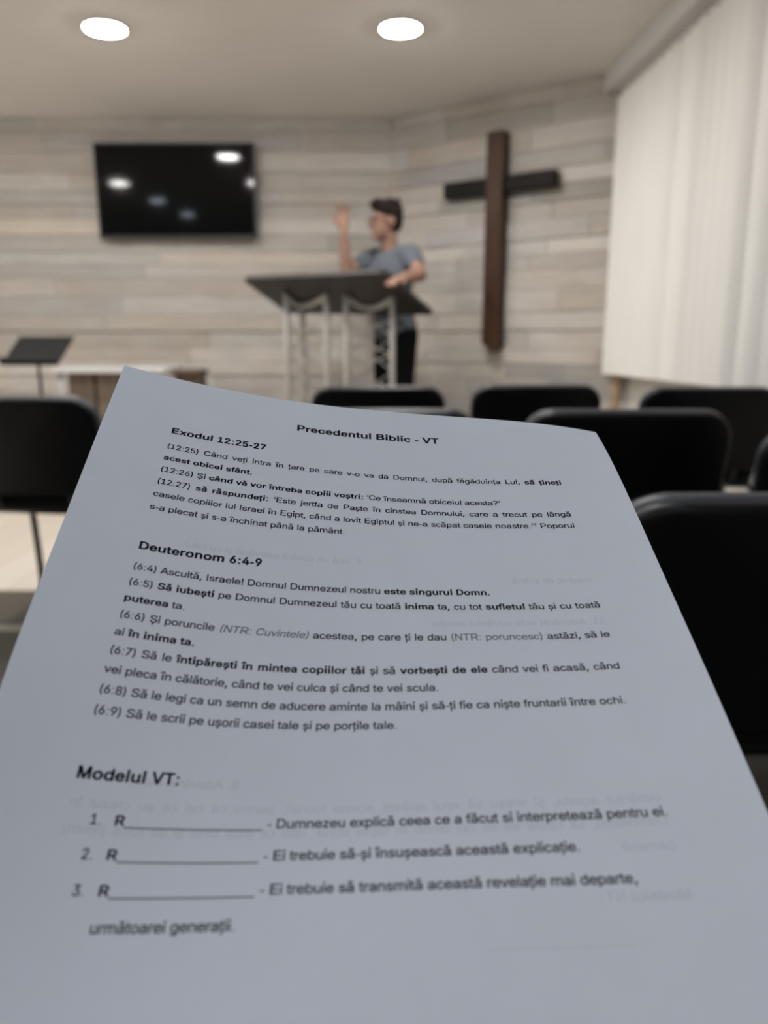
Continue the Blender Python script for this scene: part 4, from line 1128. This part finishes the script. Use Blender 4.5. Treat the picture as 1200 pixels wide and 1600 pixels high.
BOLD_OUTLINES = [
[333,[30,185,303,185,303,315,30,315]],
[278,[67,0,212,0,212,145,67,145]],
[333,[94,0,239,0,239,145,94,145],[94,374,239,374,239,519,94,519]],
[556,[60,89,62,24,74,9,94,1,471,0,494,6,509,21,512,96,501,119,476,129,389,131,378,141,377,679,373,696,356,710,331,715,244,715,224,710,91,609,73,589,71,494,76,479,91,467,111,463,131,466,206,522,214,524,219,519,220,146,216,134,206,130,104,130,84,126,65,111]],
[556,[45,81,48,21,61,7,81,1,469,0,491,6,505,19,510,36,509,101,504,116,491,126,466,132,281,133,271,139,275,149,389,278,444,349,479,409,496,459,502,506,500,541,482,604,446,655,419,680,389,699,344,717,304,724,254,725,216,719,169,702,131,679,94,642,76,616,56,569,48,519,51,488,71,471,89,468,156,468,184,475,197,489,206,536,221,566,241,584,269,592,301,587,326,571,344,541,349,506,340,464,306,406,56,114,47,99]],
[556,[15,224,16,161,23,149,36,140,59,135,294,134,302,121,303,29,316,9,341,0,414,0,434,5,449,16,455,34,456,126,466,134,514,138,534,151,540,169,540,229,537,249,524,263,506,269,466,271,456,279,455,434,447,456,431,466,409,470,339,469,312,459,303,444,300,276,289,270,216,270,206,273,203,279,412,666,416,686,406,704,381,714,304,715,284,711,266,699,22,254]],
[556,[40,191,54,129,84,76,131,32,196,1,271,-10,344,0,409,31,454,71,489,124,504,166,512,209,509,294,497,339,481,374,459,406,426,440,374,472,309,490,224,485,217,496,224,566,234,581,444,583,474,594,483,606,485,624,484,684,474,704,459,712,441,715,129,715,106,711,89,699,81,671,50,379,55,344,64,334,81,326,159,318,179,321,216,344,239,352,269,356,296,351,324,331,346,297,356,261,357,224,349,189,331,156,306,134,279,125,249,129,224,143,203,169,189,211,166,225,69,225,46,211]],
[556,[45,256,50,179,61,139,79,101,99,73,131,41,186,8,241,-7,279,-10,329,-5,369,8,396,21,451,66,487,119,507,181,510,266,494,331,469,379,424,424,379,449,309,466,304,474,425,669,428,689,419,704,394,714,309,715,286,709,271,696,124,464,88,401,59,329],[198,231,203,274,216,304,239,329,261,339,291,340,316,329,341,299,354,266,357,221,348,181,325,144,294,126,259,126,228,146,205,186]],
[556,[42,674,44,609,54,594,69,585,319,582,331,576,329,564,86,39,91,16,114,2,214,1,234,11,246,26,507,589,512,611,511,689,499,706,474,715,86,715,69,712,54,704,45,691]],
[556,[45,504,45,451,54,409,69,366,94,329,121,301,154,278,194,261,244,251,251,244,248,234,134,54,127,36,128,21,141,7,161,1,244,0,264,4,290,26,376,164,451,286,486,359,506,426,510,501,502,551,486,596,464,634,437,664,409,687,371,707,336,719,301,725,256,725,224,720,189,709,154,691,126,672,99,644,64,586,50,544],[198,481,203,521,216,551,236,577,259,589,289,591,314,581,334,561,351,526,358,479,350,436,329,398,299,378,261,377,229,396,206,436]],
[722,[62,674,62,41,64,26,71,14,86,4,106,0,461,3,511,11,559,26,596,44,634,70,662,101,679,131,691,171,695,209,689,254,674,294,645,331,595,374,599,384,644,431,657,461,662,489,662,536,655,569,639,604,615,636,579,666,536,689,484,706,429,715,99,714,71,701,64,689],[242,149,242,281,245,291,251,296,396,297,446,290,489,266,504,249,514,226,517,201,509,176,491,156,466,144,376,133,259,132,247,136],[242,444,242,566,245,576,251,581,384,582,426,577,459,564,482,534,487,506,479,479,463,456,434,439,376,428,259,428,246,432]],
[722,[52,674,52,41,54,26,61,14,76,4,96,0,344,0,404,6,451,16,494,31,544,56,584,85,631,135,659,181,684,251,695,319,695,404,679,484,651,551,604,614,557,654,506,681,441,704,379,714,89,714,61,701,54,689],[222,149,225,576,239,582,331,582,386,575,424,562,457,541,484,514,507,474,519,439,527,386,527,331,519,281,504,239,489,211,466,184,439,164,404,148,341,135,239,132,227,136]],
[667,[62,674,62,41,69,16,86,4,109,0,586,0,604,3,619,11,629,31,629,101,622,119,604,130,259,132,245,139,242,279,249,293,569,296,586,304,598,319,600,386,598,401,592,414,564,427,249,430,242,444,242,566,246,578,259,582,601,585,619,596,627,611,627,681,621,699,604,711,584,715,104,715,86,711,71,702,64,689]],
[833,[48,674,48,41,50,24,59,11,84,1,169,0,191,7,204,21,208,41,208,311,209,324,214,329,224,314,338,29,359,6,381,0,456,1,474,6,489,19,606,312,616,327,621,322,622,309,622,41,626,20,641,6,664,0,749,1,777,14,784,26,785,41,785,674,783,691,774,704,746,715,629,715,609,711,591,699,426,278,419,268,408,279,254,671,239,701,226,710,209,715,81,714,66,709,54,699]],
[667,[58,674,58,29,69,11,91,1,198,1,219,11,229,31,230,224,234,236,246,240,389,240,436,246,504,266,557,296,599,336,629,389,645,451,645,501,640,534,614,599,567,651,504,689,449,707,394,715,96,715,79,710,66,701,59,689],[230,389,230,566,236,580,356,582,386,579,424,568,450,546,466,514,472,471,459,424,434,394,406,381,354,373,244,373,234,377]],
[722,[62,674,62,41,64,26,71,13,99,1,199,0,221,4,239,16,245,39,245,241,249,251,261,255,359,255,373,249,516,31,541,6,564,0,679,0,696,4,711,13,719,29,715,46,562,279,566,289,621,326,652,359,672,391,686,436,690,504,685,539,667,586,641,622,602,659,551,686,496,705,434,715,99,714,71,701,64,689],[245,406,245,566,247,576,254,581,389,582,431,577,476,559,501,527,510,489,505,451,489,423,461,403,401,390,261,390,249,394]],
[667,[25,199,30,166,43,131,70,89,124,41,161,21,209,4,256,-7,324,-12,414,-6,496,16,556,49,609,101,625,129,637,164,642,194,641,234,632,271,617,301,565,354,502,389,419,416,299,446,254,464,224,489,218,504,218,521,231,554,261,576,309,589,359,590,399,581,431,564,449,544,464,506,484,491,504,488,601,489,624,501,631,519,624,564,601,612,561,655,526,679,466,707,399,722,314,725,249,717,179,694,126,664,93,634,71,607,48,549,45,524,48,476,56,446,73,416,119,371,189,334,256,311,384,279,436,259,454,246,465,231,470,216,469,194,454,166,424,142,381,129,334,124,281,130,239,147,213,174,196,216,186,226,169,234,56,234,33,221]],
[611,[10,674,11,609,18,596,31,587,54,583,206,582,220,576,224,26,236,9,256,1,346,0,369,6,383,19,387,39,389,574,401,582,556,583,582,589,594,599,599,614,600,679,596,695,581,709,556,715,54,715,36,712,21,704,12,691]],
[667,[-7,684,6,641,247,21,263,6,284,0,384,0,409,7,427,29,666,656,674,681,670,696,654,710,629,715,536,714,519,708,506,696,344,254,336,243,326,254,159,699,146,709,129,714,31,715,4,704]],
[556,[10,161,18,109,43,64,84,28,144,1,196,-10,254,-10,306,-2,351,14,394,0,474,0,496,6,510,19,515,36,515,336,510,381,495,421,474,450,434,484,384,507,329,519,256,522,211,517,154,502,111,482,66,447,34,404,29,376,46,355,121,333,154,331,176,341,201,370,221,384,241,392,281,397,314,392,331,383,345,364,348,344,334,334,164,311,121,299,84,282,58,264,29,231,15,199],[177,156,186,179,211,192,334,210,344,209,349,203,346,176,331,149,309,130,286,120,244,115,206,121,185,134]],
[611,[42,646,42,41,49,16,61,6,76,1,159,0,179,3,209,18,276,-6,351,-10,394,-5,429,6,491,38,527,69,559,111,580,159,591,209,595,266,587,329,571,376,547,419,507,461,484,479,446,499,404,514,354,522,306,522,259,515,221,501,211,502,208,514,207,656,201,671,186,683,164,687,74,686,49,671],[208,244,209,286,221,331,240,364,271,387,311,395,336,394,361,387,393,364,414,329,427,266,420,201,394,151,361,125,334,118,301,118,274,125,251,139,221,181]],
[556,[15,266,16,231,24,181,38,139,63,96,100,56,126,36,173,11,216,-3,264,-10,321,-10,371,-1,414,13,462,39,502,76,526,109,540,144,538,164,519,180,441,199,419,199,391,187,366,146,344,129,314,119,279,117,251,123,231,134,211,154,196,179,180,241,186,304,210,356,226,374,244,386,284,395,334,388,364,367,391,326,416,316,436,316,506,332,526,341,536,353,539,371,527,401,509,429,482,456,434,489,366,514,314,522,239,519,176,502,121,472,76,432,44,385,23,326]],
[611,[18,281,21,199,46,124,64,94,88,66,116,41,149,21,199,0,261,-10,336,-6,401,16,446,0,529,0,554,9,564,21,568,41,568,646,561,671,544,684,524,687,439,687,411,674,403,654,402,514,397,501,334,519,256,522,184,507,116,471,76,434,46,389,26,336],[184,256,193,316,216,361,249,387,291,395,336,389,371,364,396,316,405,259,396,199,374,154,341,126,299,118,254,124,221,146,194,194]],
[556,[15,276,15,221,23,179,39,134,59,99,95,59,121,38,166,13,201,1,261,-10,316,-10,369,-2,409,10,451,31,486,58,514,89,532,126,532,149,516,164,414,187,386,176,362,141,341,126,299,116,269,118,241,125,219,139,203,156,188,181,186,196,196,202,504,203,524,209,539,223,542,244,539,324,525,374,506,411,486,437,447,474,406,497,366,511,309,522,234,519,176,504,124,477,75,434,46,391,24,334],[190,334,203,359,227,381,251,392,281,395,311,392,336,381,356,360,368,334,364,327,351,325,201,325,194,327]],
[333,[-22,474,-22,424,-14,406,11,393,61,391,69,381,70,41,73,21,86,7,106,1,184,0,204,5,219,16,225,34,226,384,239,392,309,396,326,409,332,429,332,481,326,499,314,509,299,514,231,517,225,529,227,556,233,571,243,579,296,576,324,589,332,604,348,661,347,684,336,696,322,704,274,715,201,713,141,689,104,657,83,626,71,586,70,531,66,519,56,515,11,514,-4,509,-19,495]],
[611,[18,284,19,219,36,151,66,101,88,76,116,53,174,24,234,8,271,5,331,8,391,26,399,24,402,19,396,-11,383,-31,361,-45,324,-54,291,-57,236,-46,209,-29,179,1,156,9,129,6,64,-25,43,-44,44,-66,65,-96,104,-130,154,-156,204,-172,254,-180,346,-179,414,-166,459,-149,501,-124,540,-84,557,-51,567,-4,567,476,564,494,554,506,529,515,444,515,401,497,341,518,264,522,219,516,171,501,113,469,81,440,60,414,28,346],[183,261,191,314,216,361,249,387,291,395,336,389,372,364,396,319,405,264,396,204,374,164,339,139,296,132,251,139,229,151,214,166,191,209]],
[278,[50,474,51,26,64,9,84,1,201,3,221,16,227,36,226,489,214,506,194,514,89,515,71,510,58,501,51,489],[33,654,42,614,65,586,96,566,131,558,169,561,206,579,234,608,245,639,244,676,227,711,196,737,156,750,109,747,71,729,43,696]],
[278,[58,0,220,0,220,179,220,358,220,537,220,716,58,716,58,537,58,358,58,179]],
[889,[45,474,45,36,50,19,63,6,86,0,174,0,194,6,208,19,212,41,214,336,224,361,241,380,264,391,294,396,319,393,336,385,351,371,359,353,360,36,364,20,374,9,399,0,489,0,509,6,523,19,527,39,530,341,539,364,554,381,574,391,604,396,634,393,654,384,667,371,675,351,678,39,682,19,699,5,724,0,811,1,829,7,840,19,845,41,845,341,841,376,831,411,817,439,784,475,761,491,729,507,681,521,606,525,539,509,466,473,426,499,384,517,351,524,304,525,259,516,211,499,174,514,79,514,64,509,51,499]],
[611,[45,474,45,39,47,24,56,11,84,0,171,0,194,6,208,19,212,41,213,291,218,331,231,359,251,379,276,390,311,395,346,390,365,381,381,366,394,338,398,309,398,39,402,19,419,5,441,0,529,1,557,14,565,39,564,351,547,414,509,464,484,484,449,502,409,515,361,522,289,519,214,496,174,514,79,514,64,509,51,499]],
[611,[18,266,21,209,31,166,54,116,80,81,119,46,171,16,226,-2,279,-10,336,-10,399,1,439,16,496,49,541,93,562,124,584,179,592,224,592,289,581,341,564,384,539,421,499,461,449,492,394,512,334,522,274,522,216,512,174,497,114,462,69,417,43,376,26,326],[188,244,191,294,206,336,233,371,264,389,316,395,361,384,391,359,416,311,425,251,414,194,389,150,369,133,349,123,294,117,261,123,239,135,221,151,204,179,193,206]],
[611,[42,474,43,-144,54,-161,74,-171,176,-171,196,-161,207,-144,208,1,211,12,221,13,256,-1,301,-10,354,-10,396,-4,436,9,481,31,521,63,542,86,571,136,589,194,595,264,587,329,564,391,530,439,501,467,476,484,441,501,404,514,354,522,299,522,256,514,209,496,171,514,79,514,51,501,44,489],[208,244,209,286,221,331,240,364,271,387,311,395,336,394,361,387,393,364,414,329,427,266,420,201,394,151,361,125,334,118,301,118,274,125,251,139,221,181]],
[389,[45,474,46,26,59,9,79,1,184,2,204,13,212,31,213,316,218,344,234,366,264,384,296,390,361,388,386,399,397,419,396,496,384,513,359,522,284,522,209,501,174,514,84,515,66,510,53,501,46,489]],
[556,[23,139,39,94,79,48,119,22,176,1,249,-10,339,-7,396,6,454,31,484,51,506,73,532,119,537,146,537,174,527,209,516,229,484,261,439,287,379,307,239,336,216,349,211,366,221,382,241,392,281,399,311,396,342,384,379,340,396,333,416,334,494,348,516,359,524,369,526,381,514,414,494,442,454,479,404,504,356,517,314,522,246,521,181,509,121,484,91,464,68,441,52,419,43,396,38,371,38,344,48,309,59,288,94,253,139,228,191,210,339,179,358,166,361,149,349,132,321,120,284,115,244,118,206,134,174,178,141,187,49,171,29,156]],
[333,[-22,474,-22,424,-14,406,9,394,51,391,59,381,60,119,69,86,84,59,123,24,154,9,184,0,219,-5,271,-5,306,0,329,11,339,24,342,41,324,106,311,118,294,124,246,120,234,124,226,134,222,161,224,384,236,392,301,394,324,406,332,431,332,481,326,499,301,514,236,515,226,519,222,531,222,609,216,621,206,630,184,637,99,637,74,629,62,614,60,531,56,519,-4,509,-19,495]],
[611,[45,474,45,184,48,154,68,94,106,48,156,16,191,4,234,-5,316,-4,396,20,424,4,444,0,529,1,557,14,563,26,565,41,565,474,563,491,554,504,526,515,439,515,416,509,402,496,398,476,398,219,393,184,379,156,361,138,341,128,301,121,266,125,246,134,229,151,217,176,212,216,212,476,206,499,194,509,176,514,79,514,64,509,51,499]],
[556,[-4,481,1,461,197,19,211,6,231,0,324,0,349,9,365,31,557,466,561,484,556,499,539,511,519,515,426,514,399,502,387,484,287,244,279,234,269,244,168,486,156,504,129,515,29,514,4,502]],
[556,[1,31,11,11,34,1,136,0,156,4,179,21,268,134,279,141,289,134,378,19,396,5,416,0,516,0,546,11,556,29,551,46,385,249,380,261,541,468,546,486,539,501,526,510,509,515,411,515,391,511,371,496,289,391,279,386,268,394,192,494,171,510,151,515,54,515,24,504,14,486,19,466,171,277,177,264,170,249,9,52]],
[556,[10,161,18,109,43,64,84,28,144,1,196,-10,254,-10,306,-2,351,14,394,0,474,0,496,6,510,19,515,36,515,336,510,381,495,421,474,450,434,484,384,507,329,519,256,522,211,517,154,502,111,482,66,447,34,404,29,376,46,355,121,333,154,331,176,341,201,370,221,384,241,392,281,397,314,392,331,383,345,364,348,344,334,334,164,311,121,299,84,282,58,264,29,231,15,199],[177,156,186,179,211,192,334,210,344,209,349,203,346,176,331,149,309,130,286,120,244,115,206,121,185,134],[81,579,84,565,94,554,126,545,201,545,219,549,236,560,269,599,279,594,309,556,334,546,431,546,454,559,462,579,452,604,351,737,329,755,304,760,226,759,201,749,94,609]],
[556,[10,161,18,109,43,64,84,28,144,1,196,-10,254,-10,306,-2,351,14,394,0,474,0,496,6,510,19,515,36,515,336,510,381,495,421,474,450,434,484,384,507,329,519,256,522,211,517,154,502,111,482,66,447,34,404,29,376,46,355,121,333,154,331,176,341,201,370,221,384,241,392,281,397,314,392,331,383,345,364,348,344,334,334,164,311,121,299,84,282,58,264,29,231,15,199],[177,156,186,179,211,192,334,210,344,209,349,203,346,176,331,149,309,130,286,120,244,115,206,121,185,134],[95,719,99,684,113,641,134,609,160,581,186,563,221,548,246,543,286,542,311,546,349,561,371,574,399,598,421,629,434,656,447,721,441,744,421,757,336,759,311,744,294,691,284,679,271,675,258,679,246,691,229,744,204,759,139,760,119,756,100,741]],
[278,[50,474,51,26,64,9,84,1,201,3,221,16,227,36,226,489,214,506,194,514,89,515,71,510,58,501,51,489],[-72,579,-69,565,-59,554,-26,545,59,545,79,549,96,560,129,600,139,606,149,600,186,556,211,546,319,546,342,559,349,579,346,592,336,606,224,740,204,755,179,760,91,760,66,751,-61,602]],
[556,[23,139,39,94,81,46,119,22,186,-2,195,-9,157,-164,161,-186,174,-196,194,-202,266,-202,287,-196,301,-184,311,-164,364,-36,369,-6,454,31,502,69,519,91,532,119,537,146,537,174,529,204,518,226,490,256,469,271,434,289,389,304,234,338,214,351,212,369,224,384,246,394,284,399,311,396,342,384,379,340,396,333,416,334,494,348,516,359,524,369,526,381,514,414,494,442,454,479,404,504,356,517,314,522,246,521,181,509,121,484,91,464,68,441,52,419,43,396,38,371,38,344,48,309,59,288,94,253,139,228,191,210,339,179,358,166,361,149,349,132,321,120,284,115,244,118,206,134,174,178,141,187,49,171,29,156]],
[333,[-22,474,-22,424,-14,406,4,395,49,392,59,384,61,111,69,86,84,59,129,16,104,-14,67,-159,67,-179,79,-193,99,-202,184,-200,201,-189,212,-174,266,-34,273,-9,324,7,336,19,342,31,332,86,321,109,294,124,236,122,226,134,223,159,224,384,236,392,301,394,324,406,332,426,331,489,321,504,304,513,236,515,226,519,222,531,222,634,218,646,209,656,184,665,101,665,74,656,61,639,58,521,49,516,11,514,-6,508,-19,494]]]

# ------------------------------------------------------------------ the printed handout
CTRL = [Vector(CTRL_RAW[i:i + 3]) for i in range(0, len(CTRL_RAW), 3)]
NU, NV = 6, 9
PW, PH = 210.0, 297.0
def bspline(x, hi, n):
    t = x / hi * (n - 3)
    i = min(max(int(math.floor(t)), 0), n - 4)
    u = t - i
    return i, ((1 - u) ** 3 / 6, (3 * u ** 3 - 6 * u ** 2 + 4) / 6, (-3 * u ** 3 + 3 * u ** 2 + 3 * u + 1) / 6, u ** 3 / 6)
def sheet(u, v):
    i, a = bspline(u, PW, NU)
    j, b = bspline(v, PH, NV)
    p = Vector((0, 0, 0))
    for k in range(4):
        for m in range(4):
            p += CTRL[(i + k) * NV + j + m] * (a[k] * b[m])
    return p
def sheet_normal(u, v):
    e = 0.5
    du = sheet(u + e, v) - sheet(u - e, v)
    dv = sheet(u, v + e) - sheet(u, v - e)
    return dv.cross(du).normalized()       # towards the reader

REGULAR_CODES = [33, 39, 44, 45, 46, 58, 63, 40, 41, 48, 49, 50, 51, 52, 53, 54, 55, 56, 57, 8216, 8217, 8221, 65, 66, 67, 68, 69, 70, 71, 73, 76, 77, 78, 80, 82, 83, 84, 85, 86, 536, 97, 98, 99, 100, 101, 102, 103, 104, 105, 106, 108, 109, 110, 111, 112, 114, 115, 116, 117, 118, 120, 122, 226, 259, 238, 537, 539]
BOLD_CODES = [45, 46, 58, 49, 50, 52, 53, 54, 55, 57, 66, 68, 69, 77, 80, 82, 83, 84, 86, 97, 98, 99, 100, 101, 102, 103, 105, 108, 109, 110, 111, 112, 114, 115, 116, 117, 118, 120, 226, 259, 238, 537, 539]
FONT = {}
for codes, style, data in ((REGULAR_CODES, 'R', REGULAR_OUTLINES), (BOLD_CODES, 'B', BOLD_OUTLINES)):
    for code, rec in zip(codes, data):
        FONT[style + chr(code)] = (rec[0], rec[1:])
GLYPH = {}
def glyph(key):
    if key not in GLYPH:
        adv, loops = FONT[key]
        pl = [[Vector((L[i] / 1000, L[i + 1] / 1000, 0)) for i in range(0, len(L), 2)] for L in loops]
        def inside(q, L):
            r = False
            for i in range(len(L)):
                a, b = L[i - 1], L[i]
                if (a.y > q.y) != (b.y > q.y) and q.x < a.x + (q.y - a.y) / (b.y - a.y) * (b.x - a.x):
                    r = not r
            return r
        depth = [sum(inside(L[0], K) for K in pl if K is not L) for L in pl]
        pts, tris = [], []
        for i, L in enumerate(pl):
            if depth[i] % 2:
                continue
            grp = [L] + [K for j, K in enumerate(pl) if depth[j] % 2 and inside(K[0], L)]
            base = len(pts)
            tris += [tuple(q + base for q in t) for t in tessellate_polygon(grp)]
            pts += [q for K in grp for q in K]
        GLYPH[key] = (adv / 1000, pts, tris)
    return GLYPH[key]
EM = 3.8806
def line_items(text):
    bold, st, out = False, '', []
    for c in text:
        if c == '~':
            bold = not bold
        elif c in '`^':
            st = '' if st == c else c
        else:
            out.append((c, bold, st))
    return out
def adv_of(c, bold):
    if c == ' ':
        return 0.278
    if c == '_':
        return 0.556
    k = ('B' if bold and 'B' + c in FONT else 'R') + c
    return FONT[k][0] / 1000
LIFT = 0.00005
def set_line(bms, text, v, size, align, mirror=False):
    """fills bms with one bmesh per run of the same print"""
    items = line_items(text)
    tot = sum(adv_of(c, b) for c, b, _ in items) * size
    gap = 0.0
    x = 25.4
    if align == 'c':
        x += (159.2 - tot) / 2
    elif align == 'j':
        gap = (159.2 - tot) / sum(c == ' ' for c, _, _ in items)
    else:
        x += align
    seg, last = 0, None
    for c, bold, st in items:
        if st != last:
            seg, last = seg + 1, st
        a = adv_of(c, bold) * size
        if c == '_':
            pts = [(0, -0.070), (a / size / 2, -0.070), (a / size, -0.070), (a / size, -0.15), (a / size / 2, -0.15), (0, -0.15)]
            vs, tris = [Vector((p[0], p[1], 0)) for p in pts], [(0, 1, 4), (0, 4, 5), (1, 2, 3), (1, 3, 4)]
        elif c != ' ':
            _, vs, tris = glyph(('B' if bold and 'B' + c in FONT else 'R') + c)
        if c != ' ':
            bm = bms.setdefault((seg, st), None) or bmesh.new()
            bms[(seg, st)] = bm
            new = []
            for p in vs:
                sx = p.x + (0.2 * p.y if st == '`' else 0)
                uu = x + sx * size
                vv = v - p.y * size
                if mirror:
                    uu = PW - uu
                new.append(bm.verts.new(sheet(uu, vv) + sheet_normal(uu, vv) * (LIFT * (0.6 if mirror else 1))))
            for t in tris:
                try:
                    bm.faces.new([new[i] for i in t])
                except ValueError:
                    pass
        x += a + (gap if c == ' ' else 0)

def make_handout():
    origin = sheet(105, 148)
    t = empty('printed_handout', origin)
    tag(t, 'large white printed page of verses held up in front, curling at its top right corner', 'paper')
    back = Matrix.Translation(-origin)
    nu, nv = 105, 149
    b = bmesh.new()
    F, B_ = [], []
    for i in range(nu + 1):
        fr, bk = [], []
        for j in range(nv + 1):
            u, v = PW * i / nu, PH * j / nv
            p = sheet(u, v)
            n = sheet_normal(min(max(u, .6), PW - .6), min(max(v, .6), PH - .6))
            fr.append(b.verts.new(p - origin))
            bk.append(b.verts.new(p - n * 0.0001 - origin))
        F.append(fr)
        B_.append(bk)
    for i in range(nu):
        for j in range(nv):
            b.faces.new((F[i][j], F[i][j + 1], F[i + 1][j + 1], F[i + 1][j]))
            b.faces.new((B_[i][j], B_[i + 1][j], B_[i + 1][j + 1], B_[i][j + 1]))
    def twin(v):
        return b.verts.new(v.co)
    for i in range(nu):
        for j in (0, nv):
            b.faces.new((twin(F[i][j]), twin(F[i + 1][j]), twin(B_[i + 1][j]), twin(B_[i][j])))
    for j in range(nv):
        for i in (0, nu):
            b.faces.new((twin(F[i][j]), twin(B_[i][j]), twin(B_[i][j + 1]), twin(F[i][j + 1])))
    obj('sheet', b, M_PAPER, t, smooth=True)
    def block(name, line, mirror=False):
        text, v, size, al = line
        runs = {}
        set_line(runs, text, v, size, al, mirror)
        for (seg, st), q in runs.items():
            mm, nm = (M_INKG, 'grey_note') if st else (M_GHOST if mirror else M_INK, name)
            bmesh.ops.transform(q, matrix=back, verts=q.verts)
            me = bpy.data.meshes.new(nm)
            q.to_mesh(me)
            q.free()
            me.materials.append(mm)
            o = link(bpy.data.objects.new(nm, me), t)
            if mm is M_INKG:
                o['label'] = 'words in grey print'
            if mirror:
                o['label'] = 'faint mirrored print showing through from the back of the page'
    for name, lines in TEXT:
        for line in lines:
            block(name, line)
    for line in REVERSE:
        block('reverse_print', line, True)

V = VLINES
H14, H16 = EM * 14 / 11, EM * 16 / 11
TEXT = [
    ('printed_title', [("~Precedentul Biblic - VT~", V['T'], H16, 'c')]),
    ('printed_heading', [("~Exodul 12:25-27~", V['H1'], H14, 0)]),
    ('printed_verse', [
        ("(12:25) Când veți intra în țara pe care v-o va da Domnul, după făgăduința Lui, ~să țineți~", V['1'], EM, 'j'),
        ("~acest obicei sfânt.~", V['2'], EM, 0)]),
    ('printed_verse', [("(12:26) Și ~când vă vor întreba copiii voștri:~ ‘Ce înseamnă obiceiul acesta?’", V['3'], EM, 0)]),
    ('printed_verse', [
        ("(12:27) ~să răspundeți:~ ‘Este jertfa de Paște în cinstea Domnului, care a trecut pe lângă", V['4'], EM, 'j'),
        ("casele copiilor lui Israel în Egipt, când a lovit Egiptul și ne-a scăpat casele noastre.’” Poporul", V['5'], EM, 'j'),
        ("s-a plecat și s-a închinat până la pământ.", V['6'], EM, 0)]),
    ('printed_heading', [("~Deuteronom 6:4-9~", V['H2'], H14, 0)]),
    ('printed_verse', [("(6:4) Ascultă, Israele! Domnul Dumnezeul nostru ~este singurul Domn.~", V['7'], EM, 0)]),
    ('printed_verse', [
        ("(6:5) ~Să iubești~ pe Domnul Dumnezeul tău cu toată ~inima~ ta, cu tot ~sufletul~ tău și cu toată", V['8'], EM, 'j'),
        ("~puterea~ ta.", V['9'], EM, 0)]),
    ('printed_verse', [
        ("(6:6) Și poruncile `(NTR: Cuvintele)` acestea, pe care ți le dau ^(NTR: poruncesc)^ astăzi, să le", V['10'], EM, 'j'),
        ("ai ~în inima ta.~", V['11'], EM, 0)]),
    ('printed_verse', [
        ("(6:7) Să le ~întipărești în mintea copiilor tăi~ și să ~vorbești de ele~ când vei fi acasă, când", V['12'], EM, 'j'),
        ("vei pleca în călătorie, când te vei culca și când te vei scula.", V['13'], EM, 0)]),
    ('printed_verse', [("(6:8) Să le legi ca un semn de aducere aminte la mâini și să-ți fie ca niște fruntarii între ochi.", V['14'], EM, 0)]),
    ('printed_verse', [("(6:9) Să le scrii pe ușorii casei tale și pe porțile tale.", V['15'], EM, 0)]),
    ('printed_heading', [("~Modelul VT:~", V['H3'], H14, 0)]),
    ('list_number', [("1.", V['N1'], EM, 6.35)]),
    ('list_line', [("~R_________________~ - Dumnezeu explică ceea ce a făcut si interpretează pentru ei.", V['N1'], EM, 12.7)]),
    ('list_number', [("2.", V['N2'], EM, 6.35)]),
    ('list_line', [("~R_________________~ - Ei trebuie să-și însușească această explicație.", V['N2'], EM, 12.7)]),
    ('list_number', [("3.", V['N3'], EM, 6.35)]),
    ('list_line', [("~R_________________~ - Ei trebuie să transmită această revelație mai departe,", V['N3'], EM, 12.7),
                   ("următoarei generații.", V['N4'], EM, 12.7)]),
]
# the legible parts of the print on the back of the page, seen mirrored through the paper
REVERSE = [
    ("9. Iată un cuvânt adevărat și cu totul", 93.5, EM, 82.0),
    ("vrednic de primit", 101.0, EM, 0.0),
    ("11. Adevărat este cuvântul acesta", 120.5, EM, 0.0),
    ("8. Adevărat este", 178.4, EM, 115.0),
    ("cuvântul acesta, și vreau să spui apăsat aceste lucruri, pentru ca cei ce au crezut în", 185.2, EM, 'j'),
    ("Dumnezeu, să caute să fie cei dintâi în fapte bune. Iată ce este bine și de folos pentru", 192.0, EM, 'j'),
    ("oameni!", 198.8, EM, 0.0),
    ("~Modelul NT:~", 211.3, EM, 0.0),
    ("________________", 221.0, EM, 16.5),
]
make_handout()
